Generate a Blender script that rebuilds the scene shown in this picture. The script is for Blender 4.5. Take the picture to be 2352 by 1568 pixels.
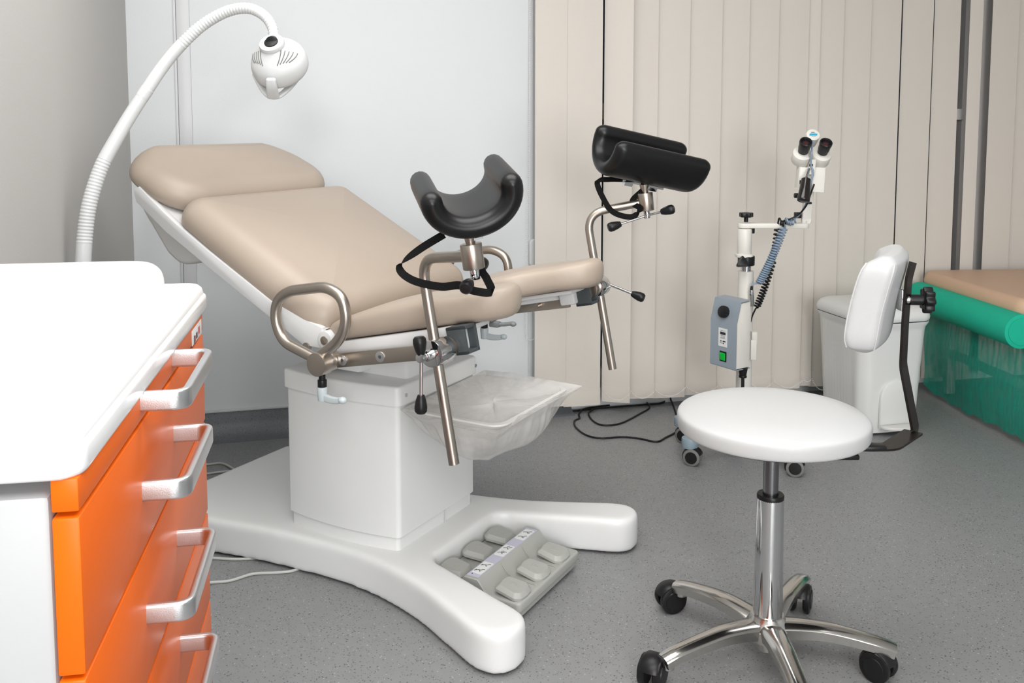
import bpy, bmesh, math, random
from mathutils import Vector, Matrix, noise
for o in list(bpy.data.objects): bpy.data.objects.remove(o)
S = bpy.context.scene
COL = S.collection
R = math.radians
PI = math.pi
random.seed(4)

# ------------------------------------------------------------------ camera, world, light, exposure
CAM = Vector((0, 0, 1.25)); FPX = 2150.0; PX = 1176.0; PY = 473.0; PITCH = R(5)
cd = bpy.data.cameras.new('camera'); cam = bpy.data.objects.new('camera', cd); COL.objects.link(cam)
cam.location = CAM; cam.rotation_euler = (R(90) - PITCH, 0, 0)
cd.sensor_width = 36; cd.lens = FPX / 2352 * 36; cd.shift_y = -(784 - PY) / 2352
cd.clip_start = .02; cd.clip_end = 60
S.camera = cam
S.view_settings.view_transform = 'Standard'; S.view_settings.look = 'None'
S.view_settings.exposure = 0.2; S.view_settings.gamma = 1; S.view_settings.use_curve_mapping = False
W = bpy.data.worlds.new('night'); S.world = W; W.use_nodes = True
W.node_tree.nodes['Background'].inputs[0].default_value = (.004, .005, .008, 1)
W.node_tree.nodes['Background'].inputs[1].default_value = 1
def area(name, loc, target, sx, sy, power, col=(1, 1, 1)):
    l = bpy.data.lights.new(name, 'AREA'); l.shape = 'RECTANGLE'; l.size = sx; l.size_y = sy
    l.energy = power; l.color = col
    o = bpy.data.objects.new(name, l); COL.objects.link(o); o.location = loc
    o.rotation_euler = (Vector(target) - Vector(loc)).to_track_quat('-Z', 'Y').to_euler()
    return o
area('key_light', (.4, -4.2, 2.42), (.1, 3.0, .75), .9, .9, 95, (1, .997, .992))
area('rear_fill', (1.6, -4.6, 1.25), (-.2, 3.0, .6), 2.2, 1.8, 130, (1, .997, .992))  # added fill behind the camera, lifts the shade under the chair
area('ceiling_fill', (.2, -.3, 2.66), (.2, -.3, 0), 2.6, 1.8, 75, (1, .99, .98))  # added overhead fill, stands for no visible fixture
area('ceiling_fill', (-.1, 1.9, 2.66), (-.1, 1.9, 0), 2.0, 1.2, 40, (1, .99, .98))  # second added overhead fill, brightens low and level surfaces

# ------------------------------------------------------------------ frames of reference
fw = Vector((0, math.cos(PITCH), -math.sin(PITCH))); upv = Vector((0, math.sin(PITCH), math.cos(PITCH)))
def ray(x, y): return fw + Vector((1, 0, 0)) * ((x - PX) / FPX) - upv * ((y - PY) / FPX)
def at(x, y, Y):
    r = ray(x, y); return CAM + r * (Y / r.y)
def atz(x, y, z):
    r = ray(x, y); return CAM + r * ((z - CAM.z) / r.z)
CH = Matrix.Translation((-.383, 2.684, 0)) @ Matrix.Rotation(R(-29.5), 4, 'Z')      # chair frame
CHI = CH.inverted()
def onb(x, y, b):      # point of a photographed detail in the chair's lengthwise plane b
    r = CHI.to_3x3() @ ray(x, y); c = CHI @ CAM
    return c + r * ((b - c.y) / r.y)
WA = R(14)
RM = Matrix.Translation((0, 3.96, 0)) @ Matrix.Rotation(WA, 4, 'Z')                 # back wall frame: x along, y behind
RMI = RM.inverted()
def onwall(x, y, off=0):
    r = RMI.to_3x3() @ ray(x, y); c = RMI @ CAM
    return c + r * ((-off - c.y) / r.y)

# ------------------------------------------------------------------ materials
def mat(name, col, rough=.5, metal=0, bump=0, bscale=300, spec=.5, var=0, vscale=8, coat=0, aniso=0, ior=1.45):
    m = bpy.data.materials.new(name); m.use_nodes = True; nt = m.node_tree; b = nt.nodes['Principled BSDF']
    b.inputs['Base Color'].default_value = (*col, 1); b.inputs['Roughness'].default_value = rough
    b.inputs['Metallic'].default_value = metal; b.inputs['Specular IOR Level'].default_value = spec
    b.inputs['Coat Weight'].default_value = coat; b.inputs['Coat Roughness'].default_value = .1
    tc = nt.nodes.new('ShaderNodeTexCoord')
    if bump:
        n = nt.nodes.new('ShaderNodeTexNoise'); n.inputs['Scale'].default_value = bscale; n.inputs['Detail'].default_value = 3
        bp = nt.nodes.new('ShaderNodeBump'); bp.inputs['Strength'].default_value = bump; bp.inputs['Distance'].default_value = .001
        nt.links.new(tc.outputs['Object'], n.inputs['Vector']); nt.links.new(n.outputs['Fac'], bp.inputs['Height'])
        nt.links.new(bp.outputs['Normal'], b.inputs['Normal'])
    if var:
        n = nt.nodes.new('ShaderNodeTexNoise'); n.inputs['Scale'].default_value = vscale; n.inputs['Detail'].default_value = 4
        mx = nt.nodes.new('ShaderNodeMix'); mx.data_type = 'RGBA'
        mx.inputs['A'].default_value = (*[c * (1 - var) for c in col], 1); mx.inputs['B'].default_value = (*[min(1, c * (1 + var)) for c in col], 1)
        nt.links.new(tc.outputs['Object'], n.inputs['Vector']); nt.links.new(n.outputs['Fac'], mx.inputs['Factor'])
        nt.links.new(mx.outputs['Result'], b.inputs['Base Color'])
    return m
M = {}
M['white'] = mat('white_lacquer', (.80, .80, .79), .35, var=.015)
M['chairw'] = mat('chair_shell_white', (.72, .725, .72), .38, bump=.15, bscale=500)
M['frame'] = mat('frame_white', (.66, .66, .66), .3, var=.01)
M['grey_l'] = mat('light_grey_plastic', (.62, .61, .59), .45, var=.02)
M['skin'] = mat('beige_upholstery', (.39, .322, .262), .42, bump=.25, bscale=900, var=.02)
M['skin2'] = mat('couch_upholstery', (.60, .40, .27), .45, bump=.25, bscale=900, var=.02)
M['steel'] = mat('brushed_steel', (.46, .41, .36), .33, 1, bump=.12, bscale=700, var=.05, vscale=25)
M['chrome'] = mat('chrome', (.66, .66, .67), .07, 1, var=.02)
M['alu'] = mat('polished_aluminium', (.62, .60, .57), .16, 1, bump=.05, bscale=60, var=.04)
M['satin'] = mat('satin_aluminium', (.66, .66, .67), .32, 1, bump=.1, bscale=800)
M['black'] = mat('black_plastic', (.010, .010, .011), .36, spec=.3, var=.1)
M['blackm'] = mat('black_powder_coat', (.012, .010, .009), .35, spec=.25, bump=.1, bscale=600)
M['leather'] = mat('black_padding', (.006, .006, .0065), .34, spec=.32, bump=.05, bscale=600)
M['webbing'] = mat('black_webbing', (.008, .008, .008), .8, spec=.1, bump=.5, bscale=400)
M['piston'] = mat('dark_steel', (.22, .22, .23), .25, 1, var=.04)
M['rubber'] = mat('grey_rubber', (.16, .16, .15), .6, bump=.1)
M['darkgrey'] = mat('dark_grey_plastic', (.055, .065, .07), .45, bump=.1)
M['grey_lever'] = mat('grey_lever', (.50, .55, .57), .4, var=.03)
M['grey_lever_d'] = mat('dark_grey_lever', (.16, .17, .17), .45, var=.03)
M['orange'] = mat('orange_lacquer', (.76, .125, .003), .36, spec=.22, var=.02)
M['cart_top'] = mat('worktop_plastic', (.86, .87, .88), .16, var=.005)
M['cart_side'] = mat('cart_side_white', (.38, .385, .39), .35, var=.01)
M['vinyl'] = mat('white_vinyl', (.50, .505, .505), .40, bump=.2, bscale=250, var=.01)
M['lampw'] = mat('lamp_white', (.60, .61, .61), .38, var=.01)
M['binw'] = mat('bin_white', (.66, .665, .65), .36, var=.012)
M['pedal'] = mat('pedal_grey', (.37, .375, .35), .5, bump=.15, bscale=500)
M['lilac'] = mat('pale_lilac_label', (.50, .50, .60), .5, var=.02)
M['label'] = mat('white_label', (.74, .75, .74), .4, var=.02)
M['ink'] = mat('black_ink', (.03, .03, .035), .5, var=.05)
M['red'] = mat('red_ink', (.55, .09, .10), .5, var=.05)
M['cyan'] = mat('cyan_ink', (.02, .36, .55), .45, var=.05)
M['bluegrey'] = mat('blue_grey_housing', (.27, .315, .36), .42, bump=.1, bscale=700)
M['bluecord'] = mat('blue_grey_cord', (.20, .27, .36), .4, var=.05)
M['bluefoot'] = mat('blue_grey_foot', (.24, .31, .36), .45, var=.04)
M['cream'] = mat('cream_enamel', (.72, .70, .65), .4, var=.015)
M['green'] = mat('green_paper_roll', (.0, .42, .27), .75, bump=.5, bscale=120, var=.08, vscale=30)
M['cable'] = mat('grey_cable', (.50, .50, .48), .5, var=.03)
M['lens'] = mat('dark_lens', (.05, .012, .012), .05, var=.1)
M['bead'] = mat('white_bead', (.78, .77, .75), .35, var=.02)
M['handleb'] = mat('dark_brown_handle', (.012, .009, .008), .12, var=.1)

def wallmat(name, col, rough=.6):
    return mat(name, col, rough, bump=.25, bscale=180, var=.01, vscale=3)
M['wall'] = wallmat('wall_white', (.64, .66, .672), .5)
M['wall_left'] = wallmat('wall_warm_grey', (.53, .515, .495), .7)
M['ceil'] = wallmat('ceiling_white', (.8, .8, .79), .8)
M['seam'] = mat('wall_trim_grey', (.60, .61, .62), .4, var=.02)
M['mullion'] = mat('window_grey_aluminium', (.62, .60, .59), .4, 0, var=.03)
M['sill'] = mat('window_bar_warm', (.36, .31, .27), .45, var=.03)

def floormat(name, base, light):
    m = bpy.data.materials.new(name); m.use_nodes = True; nt = m.node_tree; b = nt.nodes['Principled BSDF']; N = nt.nodes; L = nt.links
    tc = N.new('ShaderNodeTexCoord')
    def ramp(src, p0, p1, c0, c1):
        r = N.new('ShaderNodeValToRGB'); r.color_ramp.elements[0].position = p0; r.color_ramp.elements[1].position = p1
        r.color_ramp.elements[0].color = (*c0, 1); r.color_ramp.elements[1].color = (*c1, 1); L.new(src, r.inputs[0]); return r
    n1 = N.new('ShaderNodeTexNoise'); n1.inputs['Scale'].default_value = 26; n1.inputs['Detail'].default_value = 6
    L.new(tc.outputs['Object'], n1.inputs['Vector'])
    r1 = ramp(n1.outputs['Fac'], .3, .7, [c * .965 for c in base], [c * 1.035 for c in base])
    cur = r1.outputs[0]
    for sc, thr, colr, mixf in ((108, .17, (.055, .057, .062), .85), (165, .20, (.08, .08, .085), .75), (88, .11, light, .8)):
        v = N.new('ShaderNodeTexVoronoi'); v.inputs['Scale'].default_value = sc; v.inputs['Randomness'].default_value = 1
        L.new(tc.outputs['Object'], v.inputs['Vector'])
        rr = ramp(v.outputs['Distance'], thr, thr + .07, (1, 1, 1), (0, 0, 0))
        w = N.new('ShaderNodeTexWhiteNoise'); L.new(v.outputs['Position'], w.inputs['Vector'])
        g = ramp(w.outputs['Value'], .42, .46, (0, 0, 0), (mixf,) * 3)
        mm = N.new('ShaderNodeMath'); mm.operation = 'MULTIPLY'; L.new(rr.outputs[0], mm.inputs[0]); L.new(g.outputs[0], mm.inputs[1])
        mx = N.new('ShaderNodeMix'); mx.data_type = 'RGBA'; L.new(mm.outputs[0], mx.inputs['Factor']); L.new(cur, mx.inputs['A'])
        mx.inputs['B'].default_value = (*colr, 1); cur = mx.outputs['Result']
    L.new(cur, b.inputs['Base Color']); b.inputs['Roughness'].default_value = .42
    nb = N.new('ShaderNodeTexNoise'); nb.inputs['Scale'].default_value = 260
    L.new(tc.outputs['Object'], nb.inputs['Vector'])
    bp = N.new('ShaderNodeBump'); bp.inputs['Strength'].default_value = .25; bp.inputs['Distance'].default_value = .001
    L.new(nb.outputs['Fac'], bp.inputs['Height']); L.new(bp.outputs['Normal'], b.inputs['Normal'])
    return m
M['floor'] = floormat('speckled_vinyl_floor', (.232, .237, .238), (.44, .46, .47))
M['base'] = floormat('speckled_skirting', (.15, .16, .175), (.30, .32, .34))

def slatmat(name, c0, c1):
    m = bpy.data.materials.new(name); m.use_nodes = True; nt = m.node_tree; b = nt.nodes['Principled BSDF']; N = nt.nodes; L = nt.links
    tc = N.new('ShaderNodeTexCoord')
    w1 = N.new('ShaderNodeTexWave'); w1.bands_direction = 'Z'; w1.inputs['Scale'].default_value = 160; w1.inputs['Distortion'].default_value = .3
    w2 = N.new('ShaderNodeTexWave'); w2.bands_direction = 'X'; w2.inputs['Scale'].default_value = 160; w2.inputs['Distortion'].default_value = .3
    L.new(tc.outputs['Object'], w1.inputs['Vector']); L.new(tc.outputs['Object'], w2.inputs['Vector'])
    a = N.new('ShaderNodeMath'); a.operation = 'ADD'; L.new(w1.outputs['Fac'], a.inputs[0]); L.new(w2.outputs['Fac'], a.inputs[1])
    h = N.new('ShaderNodeMath'); h.operation = 'MULTIPLY'; h.inputs[1].default_value = .5; L.new(a.outputs[0], h.inputs[0])
    mx = N.new('ShaderNodeMix'); mx.data_type = 'RGBA'; mx.inputs['A'].default_value = (*c0, 1); mx.inputs['B'].default_value = (*c1, 1)
    L.new(h.outputs[0], mx.inputs['Factor']); L.new(mx.outputs['Result'], b.inputs['Base Color']); b.inputs['Roughness'].default_value = .7
    bp = N.new('ShaderNodeBump'); bp.inputs['Strength'].default_value = .3; bp.inputs['Distance'].default_value = .0006
    L.new(h.outputs[0], bp.inputs['Height']); L.new(bp.outputs['Normal'], b.inputs['Normal'])
    return m
M['slat'] = slatmat('cream_blind_fabric', (.60, .553, .498), (.665, .62, .565))

def thinfilm(name, col, alpha, rough, bumpsc, bumpst, trans=.3):
    m = bpy.data.materials.new(name); m.use_nodes = True; nt = m.node_tree; N = nt.nodes; L = nt.links
    b = N['Principled BSDF']; out = N['Material Output']
    b.inputs['Base Color'].default_value = (*col, 1); b.inputs['Roughness'].default_value = rough
    tl = N.new('ShaderNodeBsdfTranslucent'); tl.inputs[0].default_value = (*col, 1)
    tr = N.new('ShaderNodeBsdfTransparent'); tr.inputs[0].default_value = (1, 1, 1, 1)
    m1 = N.new('ShaderNodeMixShader'); m1.inputs[0].default_value = trans
    m2 = N.new('ShaderNodeMixShader')
    tc = N.new('ShaderNodeTexCoord'); n = N.new('ShaderNodeTexNoise'); n.inputs['Scale'].default_value = bumpsc; n.inputs['Detail'].default_value = 5
    mp = N.new('ShaderNodeMapping'); L.new(tc.outputs['Object'], mp.inputs[0]); L.new(mp.outputs[0], n.inputs['Vector'])
    rp = N.new('ShaderNodeMapRange'); rp.inputs['From Min'].default_value = .3; rp.inputs['From Max'].default_value = .7
    rp.inputs['To Min'].default_value = alpha[0]; rp.inputs['To Max'].default_value = alpha[1]
    L.new(n.outputs['Fac'], rp.inputs['Value']); L.new(rp.outputs[0], m2.inputs[0])
    bp = N.new('ShaderNodeBump'); bp.inputs['Strength'].default_value = bumpst; bp.inputs['Distance'].default_value = .004
    L.new(n.outputs['Fac'], bp.inputs['Height']); L.new(bp.outputs[0], b.inputs['Normal'])
    L.new(b.outputs[0], m1.inputs[1]); L.new(tl.outputs[0], m1.inputs[2])
    L.new(tr.outputs[0], m2.inputs[1]); L.new(m1.outputs[0], m2.inputs[2]); L.new(m2.outputs[0], out.inputs[0])
    return m, mp
M['film'], _ = thinfilm('clear_plastic_film', (.86, .84, .82), (.36, .62), .18, 9, .35)
M['paper'], mp_ = thinfilm('green_nonwoven_sheet', (.0, .33, .235), (.66, .93), .75, 60, .6, .25)
mp_.inputs['Scale'].default_value = (1, 1, .22)
M['glass'] = mat('window_glass', (.9, .95, 1), .0); M['glass'].node_tree.nodes['Principled BSDF'].inputs['Transmission Weight'].default_value = 1
mg = mat('green_switch', (.0, .32, .03), .25, var=.1); M['switch'] = mg
mg.node_tree.nodes['Principled BSDF'].inputs['Emission Color'].default_value = (.0, .8, .08, 1)
mg.node_tree.nodes['Principled BSDF'].inputs['Emission Strength'].default_value = .12

# ------------------------------------------------------------------ mesh helpers
def rrect(hx, hy, r, n=6):
    pts = []; r = min(r, hx, hy)
    for cx, cy, a0 in ((hx - r, hy - r, 0), (-hx + r, hy - r, 90), (-hx + r, -hy + r, 180), (hx - r, -hy + r, 270)):
        for i in range(n + 1):
            a = R(a0 + 90 * i / n); pts.append((cx + r * math.cos(a), cy + r * math.sin(a)))
    return pts
def circ(r, n=20, r2=None): return [(r * math.cos(2 * PI * i / n), (r2 or r) * math.sin(2 * PI * i / n)) for i in range(n)]
def cr(pts, n=8, closed=False):
    P = [Vector(p) for p in pts]; out = []; L_ = len(P)
    rng = range(L_ if closed else L_ - 1)
    for i in rng:
        if closed: p0, p1, p2, p3 = P[i - 1], P[i], P[(i + 1) % L_], P[(i + 2) % L_]
        else: p0, p1, p2, p3 = P[max(i - 1, 0)], P[i], P[i + 1], P[min(i + 2, L_ - 1)]
        for k in range(n):
            t = k / n
            out.append(.5 * ((2 * p1) + (p2 - p0) * t + (2 * p0 - 5 * p1 + 4 * p2 - p3) * t * t + (3 * p1 - p0 - 3 * p2 + p3) * t ** 3))
    if not closed: out.append(P[-1].copy())
    return out
def fillet(pts, r, n=8, closed=False):
    P = [Vector(p) for p in pts]; out = []; K = len(P)
    for i in range(K):
        if not closed and i in (0, K - 1): out.append(P[i]); continue
        a, b, c = P[i - 1], P[i], P[(i + 1) % K]
        rr = r[i] if isinstance(r, (list, tuple)) else r
        d1 = (a - b); d2 = (c - b); l = min(rr, d1.length * .49, d2.length * .49)
        p = b + d1.normalized() * l; q = b + d2.normalized() * l
        for k in range(n + 1):
            t = k / n; out.append((1 - t) ** 2 * p + 2 * t * (1 - t) * b + t * t * q)
    return out
class MB:
    def __init__(s): s.bm = bmesh.new()
    def add(s, bm, Mx=None):
        if Mx is not None: bm.transform(Mx)
        me = bpy.data.meshes.new('t'); bm.to_mesh(me); bm.free(); s.bm.from_mesh(me); bpy.data.meshes.remove(me); return s
    def box(s, c, d, bev=0, Mx=None, seg=2):
        b = bmesh.new(); bmesh.ops.create_cube(b, size=1); bmesh.ops.scale(b, vec=d, verts=b.verts)
        if bev: bmesh.ops.bevel(b, geom=b.edges[:], offset=bev, segments=seg, profile=.5, affect='EDGES')
        bmesh.ops.translate(b, vec=c, verts=b.verts); return s.add(b, Mx)
    def prism(s, out, z0, z1, bev=0, seg=3, Mx=None, bot=True):
        b = bmesh.new(); vs = [b.verts.new((x, y, z0)) for x, y in out]; f = b.faces.new(vs)
        r = bmesh.ops.extrude_face_region(b, geom=[f]); nv = [v for v in r['geom'] if isinstance(v, bmesh.types.BMVert)]
        bmesh.ops.translate(b, vec=(0, 0, z1 - z0), verts=nv); bmesh.ops.recalc_face_normals(b, faces=b.faces)
        if bev:
            es = [e for e in b.edges if abs(e.verts[0].co.z - e.verts[1].co.z) < 1e-6 and (bot or e.verts[0].co.z > (z0 + z1) / 2)]
            bmesh.ops.bevel(b, geom=es, offset=bev, segments=seg, profile=.5, affect='EDGES', clamp_overlap=True)
        return s.add(b, Mx)
    def sweep(s, prof, pts, closed=False, nrm=None, scale=None, caps=True, Mx=None):
        P = [Vector(p) for p in pts]; K = len(P); b = bmesh.new(); rings = []; last = None
        for i in range(K):
            if closed: t = P[(i + 1) % K] - P[i - 1]
            else: t = P[min(i + 1, K - 1)] - P[max(i - 1, 0)]
            t.normalize()
            if nrm is not None:
                n = Vector(nrm[i] if isinstance(nrm, list) else nrm); n = n - t * n.dot(t); n.normalize()
            elif last is None:
                n = t.orthogonal().normalized()
            else:
                n = last - t * last.dot(t); n.normalize()
            last = n; bn = t.cross(n); k = 1
            if scale is not None: k = scale[i]
            rings.append([b.verts.new(P[i] + n * (x * k) + bn * (y * k)) for x, y in prof])
        m = len(prof)
        for i in range(K if closed else K - 1):
            a, c = rings[i], rings[(i + 1) % K]
            for j in range(m): b.faces.new((a[j], a[(j + 1) % m], c[(j + 1) % m], c[j]))
        if caps and not closed:
            b.faces.new(rings[0][::-1]); b.faces.new(rings[-1])
        bmesh.ops.recalc_face_normals(b, faces=b.faces)
        return s.add(b, Mx)
    def tube(s, pts, r, n=14, closed=False, caps=True, scale=None, Mx=None):
        return s.sweep(circ(r, n), pts, closed, None, scale, caps, Mx)
    def cyl(s, p, q, r, n=24, r2=None, bev=0):
        p = Vector(p); q = Vector(q); d = (q - p); l = d.length; r2 = r if r2 is None else r2
        if bev: prof = [(0, 0), (r - bev, 0), (r - bev * .3, bev * .3), (r, bev), (r2, l - bev), (r2 - bev * .3, l - bev * .3), (r2 - bev, l), (0, l)]
        else: prof = [(0, 0), (r, 0), (r2, l), (0, l)]
        return s.lathe(prof, n, Matrix.Translation(p) @ d.to_track_quat('Z', 'Y').to_matrix().to_4x4())
    def lathe(s, prof, n=32, Mx=None, a0=0, a1=360):
        b = bmesh.new(); full = abs(a1 - a0) >= 360; rings = []
        K = n if full else n + 1
        for i in range(K):
            a = R(a0 + (a1 - a0) * i / n); rings.append([b.verts.new((r * math.cos(a), r * math.sin(a), z)) for r, z in prof])
        for i in range(n):
            a, c = rings[i], rings[(i + 1) % K]
            for j in range(len(prof) - 1):
                vs = [a[j], c[j], c[j + 1], a[j + 1]]
                b.faces.new(vs)
        bmesh.ops.remove_doubles(b, verts=b.verts, dist=1e-6)
        bmesh.ops.recalc_face_normals(b, faces=b.faces)
        return s.add(b, Mx)
    def rings(s, rs, closed_v=False, cap=True, Mx=None):
        b = bmesh.new(); V = [[b.verts.new(p) for p in r] for r in rs]; m = len(rs[0])
        for i in range(len(rs) - 1):
            for j in range(m): b.faces.new((V[i][j], V[i][(j + 1) % m], V[i + 1][(j + 1) % m], V[i + 1][j]))
        if cap: b.faces.new(V[0][::-1]); b.faces.new(V[-1])
        bmesh.ops.recalc_face_normals(b, faces=b.faces)
        return s.add(b, Mx)
    def grid(s, f, nu, nv, Mx=None, thick=0):
        b = bmesh.new(); V = [[b.verts.new(f(i / nu, j / nv)) for j in range(nv + 1)] for i in range(nu + 1)]
        for i in range(nu):
            for j in range(nv): b.faces.new((V[i][j], V[i + 1][j], V[i + 1][j + 1], V[i][j + 1]))
        if thick:
            bmesh.ops.recalc_face_normals(b, faces=b.faces); bmesh.ops.solidify(b, geom=b.faces[:], thickness=thick)
        return s.add(b, Mx)
    def pad(s, hx, hy, r, t, e, dome=.01, Mx=None, n=8, low=.7):
        rs = []
        def ring(ins, z, k=1): return [(x * k, y * k, z) for x, y in rrect(max(hx - ins, .002), max(hy - ins, .002), max(r - ins, .001), n)]
        for a in (-90, -70, -50, -30, -10): rs.append(ring(e * low * (1 - math.cos(R(a))), t * .35 + t * .35 * math.sin(R(a))))
        for a in (5, 20, 35, 50, 65, 80, 90): rs.append(ring(e * (1 - math.cos(R(a))), t * .35 + t * .65 * math.sin(R(a))))
        for k in (.9, .78, .64, .48, .3, .12): rs.append([(x, y, t + dome * (1 - k * k)) for x, y, _ in ring(e, 0, k)])
        return s.rings(rs, Mx=Mx)
    def ball(s, c, rx, ry=None, rz=None, Mx=None, n=20):
        b = bmesh.new(); bmesh.ops.create_uvsphere(b, u_segments=n, v_segments=n // 2 + 2, radius=1)
        bmesh.ops.scale(b, vec=(rx, ry or rx, rz or rx), verts=b.verts)
        if Mx is not None: b.transform(Mx)
        bmesh.ops.translate(b, vec=c, verts=b.verts); return s.add(b)
    def soft(s, voxel, iters=8, f=.5, deform=None):
        me = bpy.data.meshes.new('t'); s.bm.to_mesh(me); o = bpy.data.objects.new('t', me); COL.objects.link(o)
        m = o.modifiers.new('r', 'REMESH'); m.mode = 'VOXEL'; m.voxel_size = voxel; m.use_smooth_shade = True
        k = o.modifiers.new('s', 'SMOOTH'); k.factor = f; k.iterations = iters
        dg = bpy.context.evaluated_depsgraph_get(); dg.update()
        ne = bpy.data.meshes.new_from_object(o.evaluated_get(dg)); s.bm.free(); s.bm = bmesh.new(); s.bm.from_mesh(ne)
        bpy.data.objects.remove(o); bpy.data.meshes.remove(me); bpy.data.meshes.remove(ne)
        if deform:
            for v in s.bm.verts: v.co = deform(v.co)
        return s
    def warp(s, f):
        for v in s.bm.verts: v.co = f(v.co.copy())
        return s
    def build(s, name, m, parent=None, Mx=None, ang=38, world=False):
        if Mx is not None: s.bm.transform(Mx)
        if world and parent is not None: s.bm.transform(root_mx(parent).inverted())
        bm = s.bm; ca = R(ang)
        for f in bm.faces: f.smooth = True
        for e in bm.edges:
            if len(e.link_faces) == 2:
                try:
                    if e.calc_face_angle() > ca: e.smooth = False
                except ValueError: pass
            else: e.smooth = False
        me = bpy.data.meshes.new(name); bm.to_mesh(me); bm.free()
        me.materials.append(M[m] if isinstance(m, str) else m)
        o = bpy.data.objects.new(name, me); COL.objects.link(o)
        if parent is not None: o.parent = parent
        return o
def root_mx(o):
    while o.parent: o = o.parent
    return Matrix.Translation(o.location) @ o.rotation_euler.to_matrix().to_4x4()
def tag(o, label=None, cat=None, group=None, kind=None):
    if label: o['label'] = label
    if cat: o['category'] = cat
    if group: o['group'] = group
    if kind: o['kind'] = kind
    return o
def thing(name, label, cat, loc=(0, 0, 0), rz=0, group=None):
    o = bpy.data.objects.new(name, None); COL.objects.link(o); o.empty_display_size = .05
    o.location = loc; o.rotation_euler = (0, 0, rz); return tag(o, label, cat, group)
def struct(name, mb, m, Mx=None, parent=None):
    o = mb.build(name, m, parent, Mx); tag(o, kind='structure'); return o
def dup(o, parent=None, loc=None):
    c = o.copy(); COL.objects.link(c); c.parent = parent
    if loc is not None: c.location = loc
    for k in [k for k in bpy.data.objects if k.parent == o]: dup(k, c)
    return c
def textmesh(txt, size, m, parent, Mx, name='lettering', ext=.0002):
    cu = bpy.data.curves.new('t', 'FONT'); cu.body = txt; cu.size = size; cu.extrude = ext; cu.align_x = 'CENTER'; cu.align_y = 'CENTER'
    o = bpy.data.objects.new('t', cu); COL.objects.link(o); dg = bpy.context.evaluated_depsgraph_get(); dg.update()
    me = bpy.data.meshes.new_from_object(o.evaluated_get(dg)); bpy.data.objects.remove(o); bpy.data.curves.remove(cu)
    mb = MB(); mb.bm.from_mesh(me); bpy.data.meshes.remove(me); return mb.build(name, m, parent, Mx)

# ------------------------------------------------------------------ room shell (wall frame: x along the back wall, y<0 into the room)
XL, XR, YF, HC = -1.508, 4.2, -9.4, 2.7
YM, XW = -3.2, -4.2      # unseen widening to the left, shaped so the key light clears the wall
struct('floor', MB().box(((XW + XR) / 2, YF / 2 + .3, -.05), (XR - XW + .4, -YF + 1.2, .1)), 'floor', RM)
struct('ceiling', MB().box(((XW + XR) / 2, YF / 2, HC + .05), (XR - XW + .4, -YF + .4, .1)), 'ceil', RM)
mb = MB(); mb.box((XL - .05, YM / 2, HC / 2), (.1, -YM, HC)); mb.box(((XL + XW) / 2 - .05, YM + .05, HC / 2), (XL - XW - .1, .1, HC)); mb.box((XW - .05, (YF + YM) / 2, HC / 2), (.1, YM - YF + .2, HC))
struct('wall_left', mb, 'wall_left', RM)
struct('wall_right', MB().box((XR + .05, YF / 2, HC / 2), (.1, -YF + .2, HC)), 'wall', RM)
struct('wall_front', MB().box(((XW + XR) / 2, YF - .05, HC / 2), (XR - XW + .2, .1, HC)), 'wall', RM)
WX0, WX1 = .26, 3.9
mb = MB(); mb.box(((XL + WX0) / 2, .07, HC / 2), (WX0 - XL, .14, HC)); mb.box(((XR + WX1) / 2, .07, HC / 2), (XR - WX1, .14, HC))
mb.box(((WX0 + WX1) / 2, .07, HC - .06), (WX1 - WX0, .14, .12)); mb.box(((WX0 + WX1) / 2, .07, .045), (WX1 - WX0, .14, .09))
struct('wall_back', mb, 'wall', RM)
# coved speckled skirting on the white wall
def cove(x0, x1, Mx):
    prof = [(0, .0), (0, .10), (-.006, .10), (-.008, .06), (-.012, .04), (-.022, .022), (-.04, .009), (-.07, .002), (-.09, .0)]
    mb = MB(); b = bmesh.new()
    A = [b.verts.new((x0, y, z)) for y, z in prof]; B = [b.verts.new((x1, y, z)) for y, z in prof]
    for i in range(len(prof) - 1): b.faces.new((A[i], B[i], B[i + 1], A[i + 1]))
    b.faces.new(A); b.faces.new(B[::-1]); bmesh.ops.recalc_face_normals(b, faces=b.faces); mb.add(b, Mx); return mb
struct('baseboard_back', cove(XL, WX0, RM), 'base')
struct('baseboard_left', cove(YM, 0, RM @ Matrix.Translation((XL, 0, 0)) @ Matrix.Rotation(R(90), 4, 'Z')), 'base')
mb = MB(); mb.box(((XL + WX0) / 2, -.005, .106), (WX0 - XL, .012, .010), .002); struct('trim_1', mb, 'seam', RM)
# vertical joint strip in the wall panelling
mb = MB(); mb.box((-1.303, -.006, 1.4), (.048, .012, 2.58), .002); mb.box((-1.334, -.004, 1.4), (.010, .008, 2.58), .002)
struct('trim_2', mb, 'seam', RM)
mb = MB(); mb.box((-.02 + .10, -.004, 1.4), (.02, .008, 2.58), .002); struct('trim_3', mb, 'wall', RM)
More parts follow.
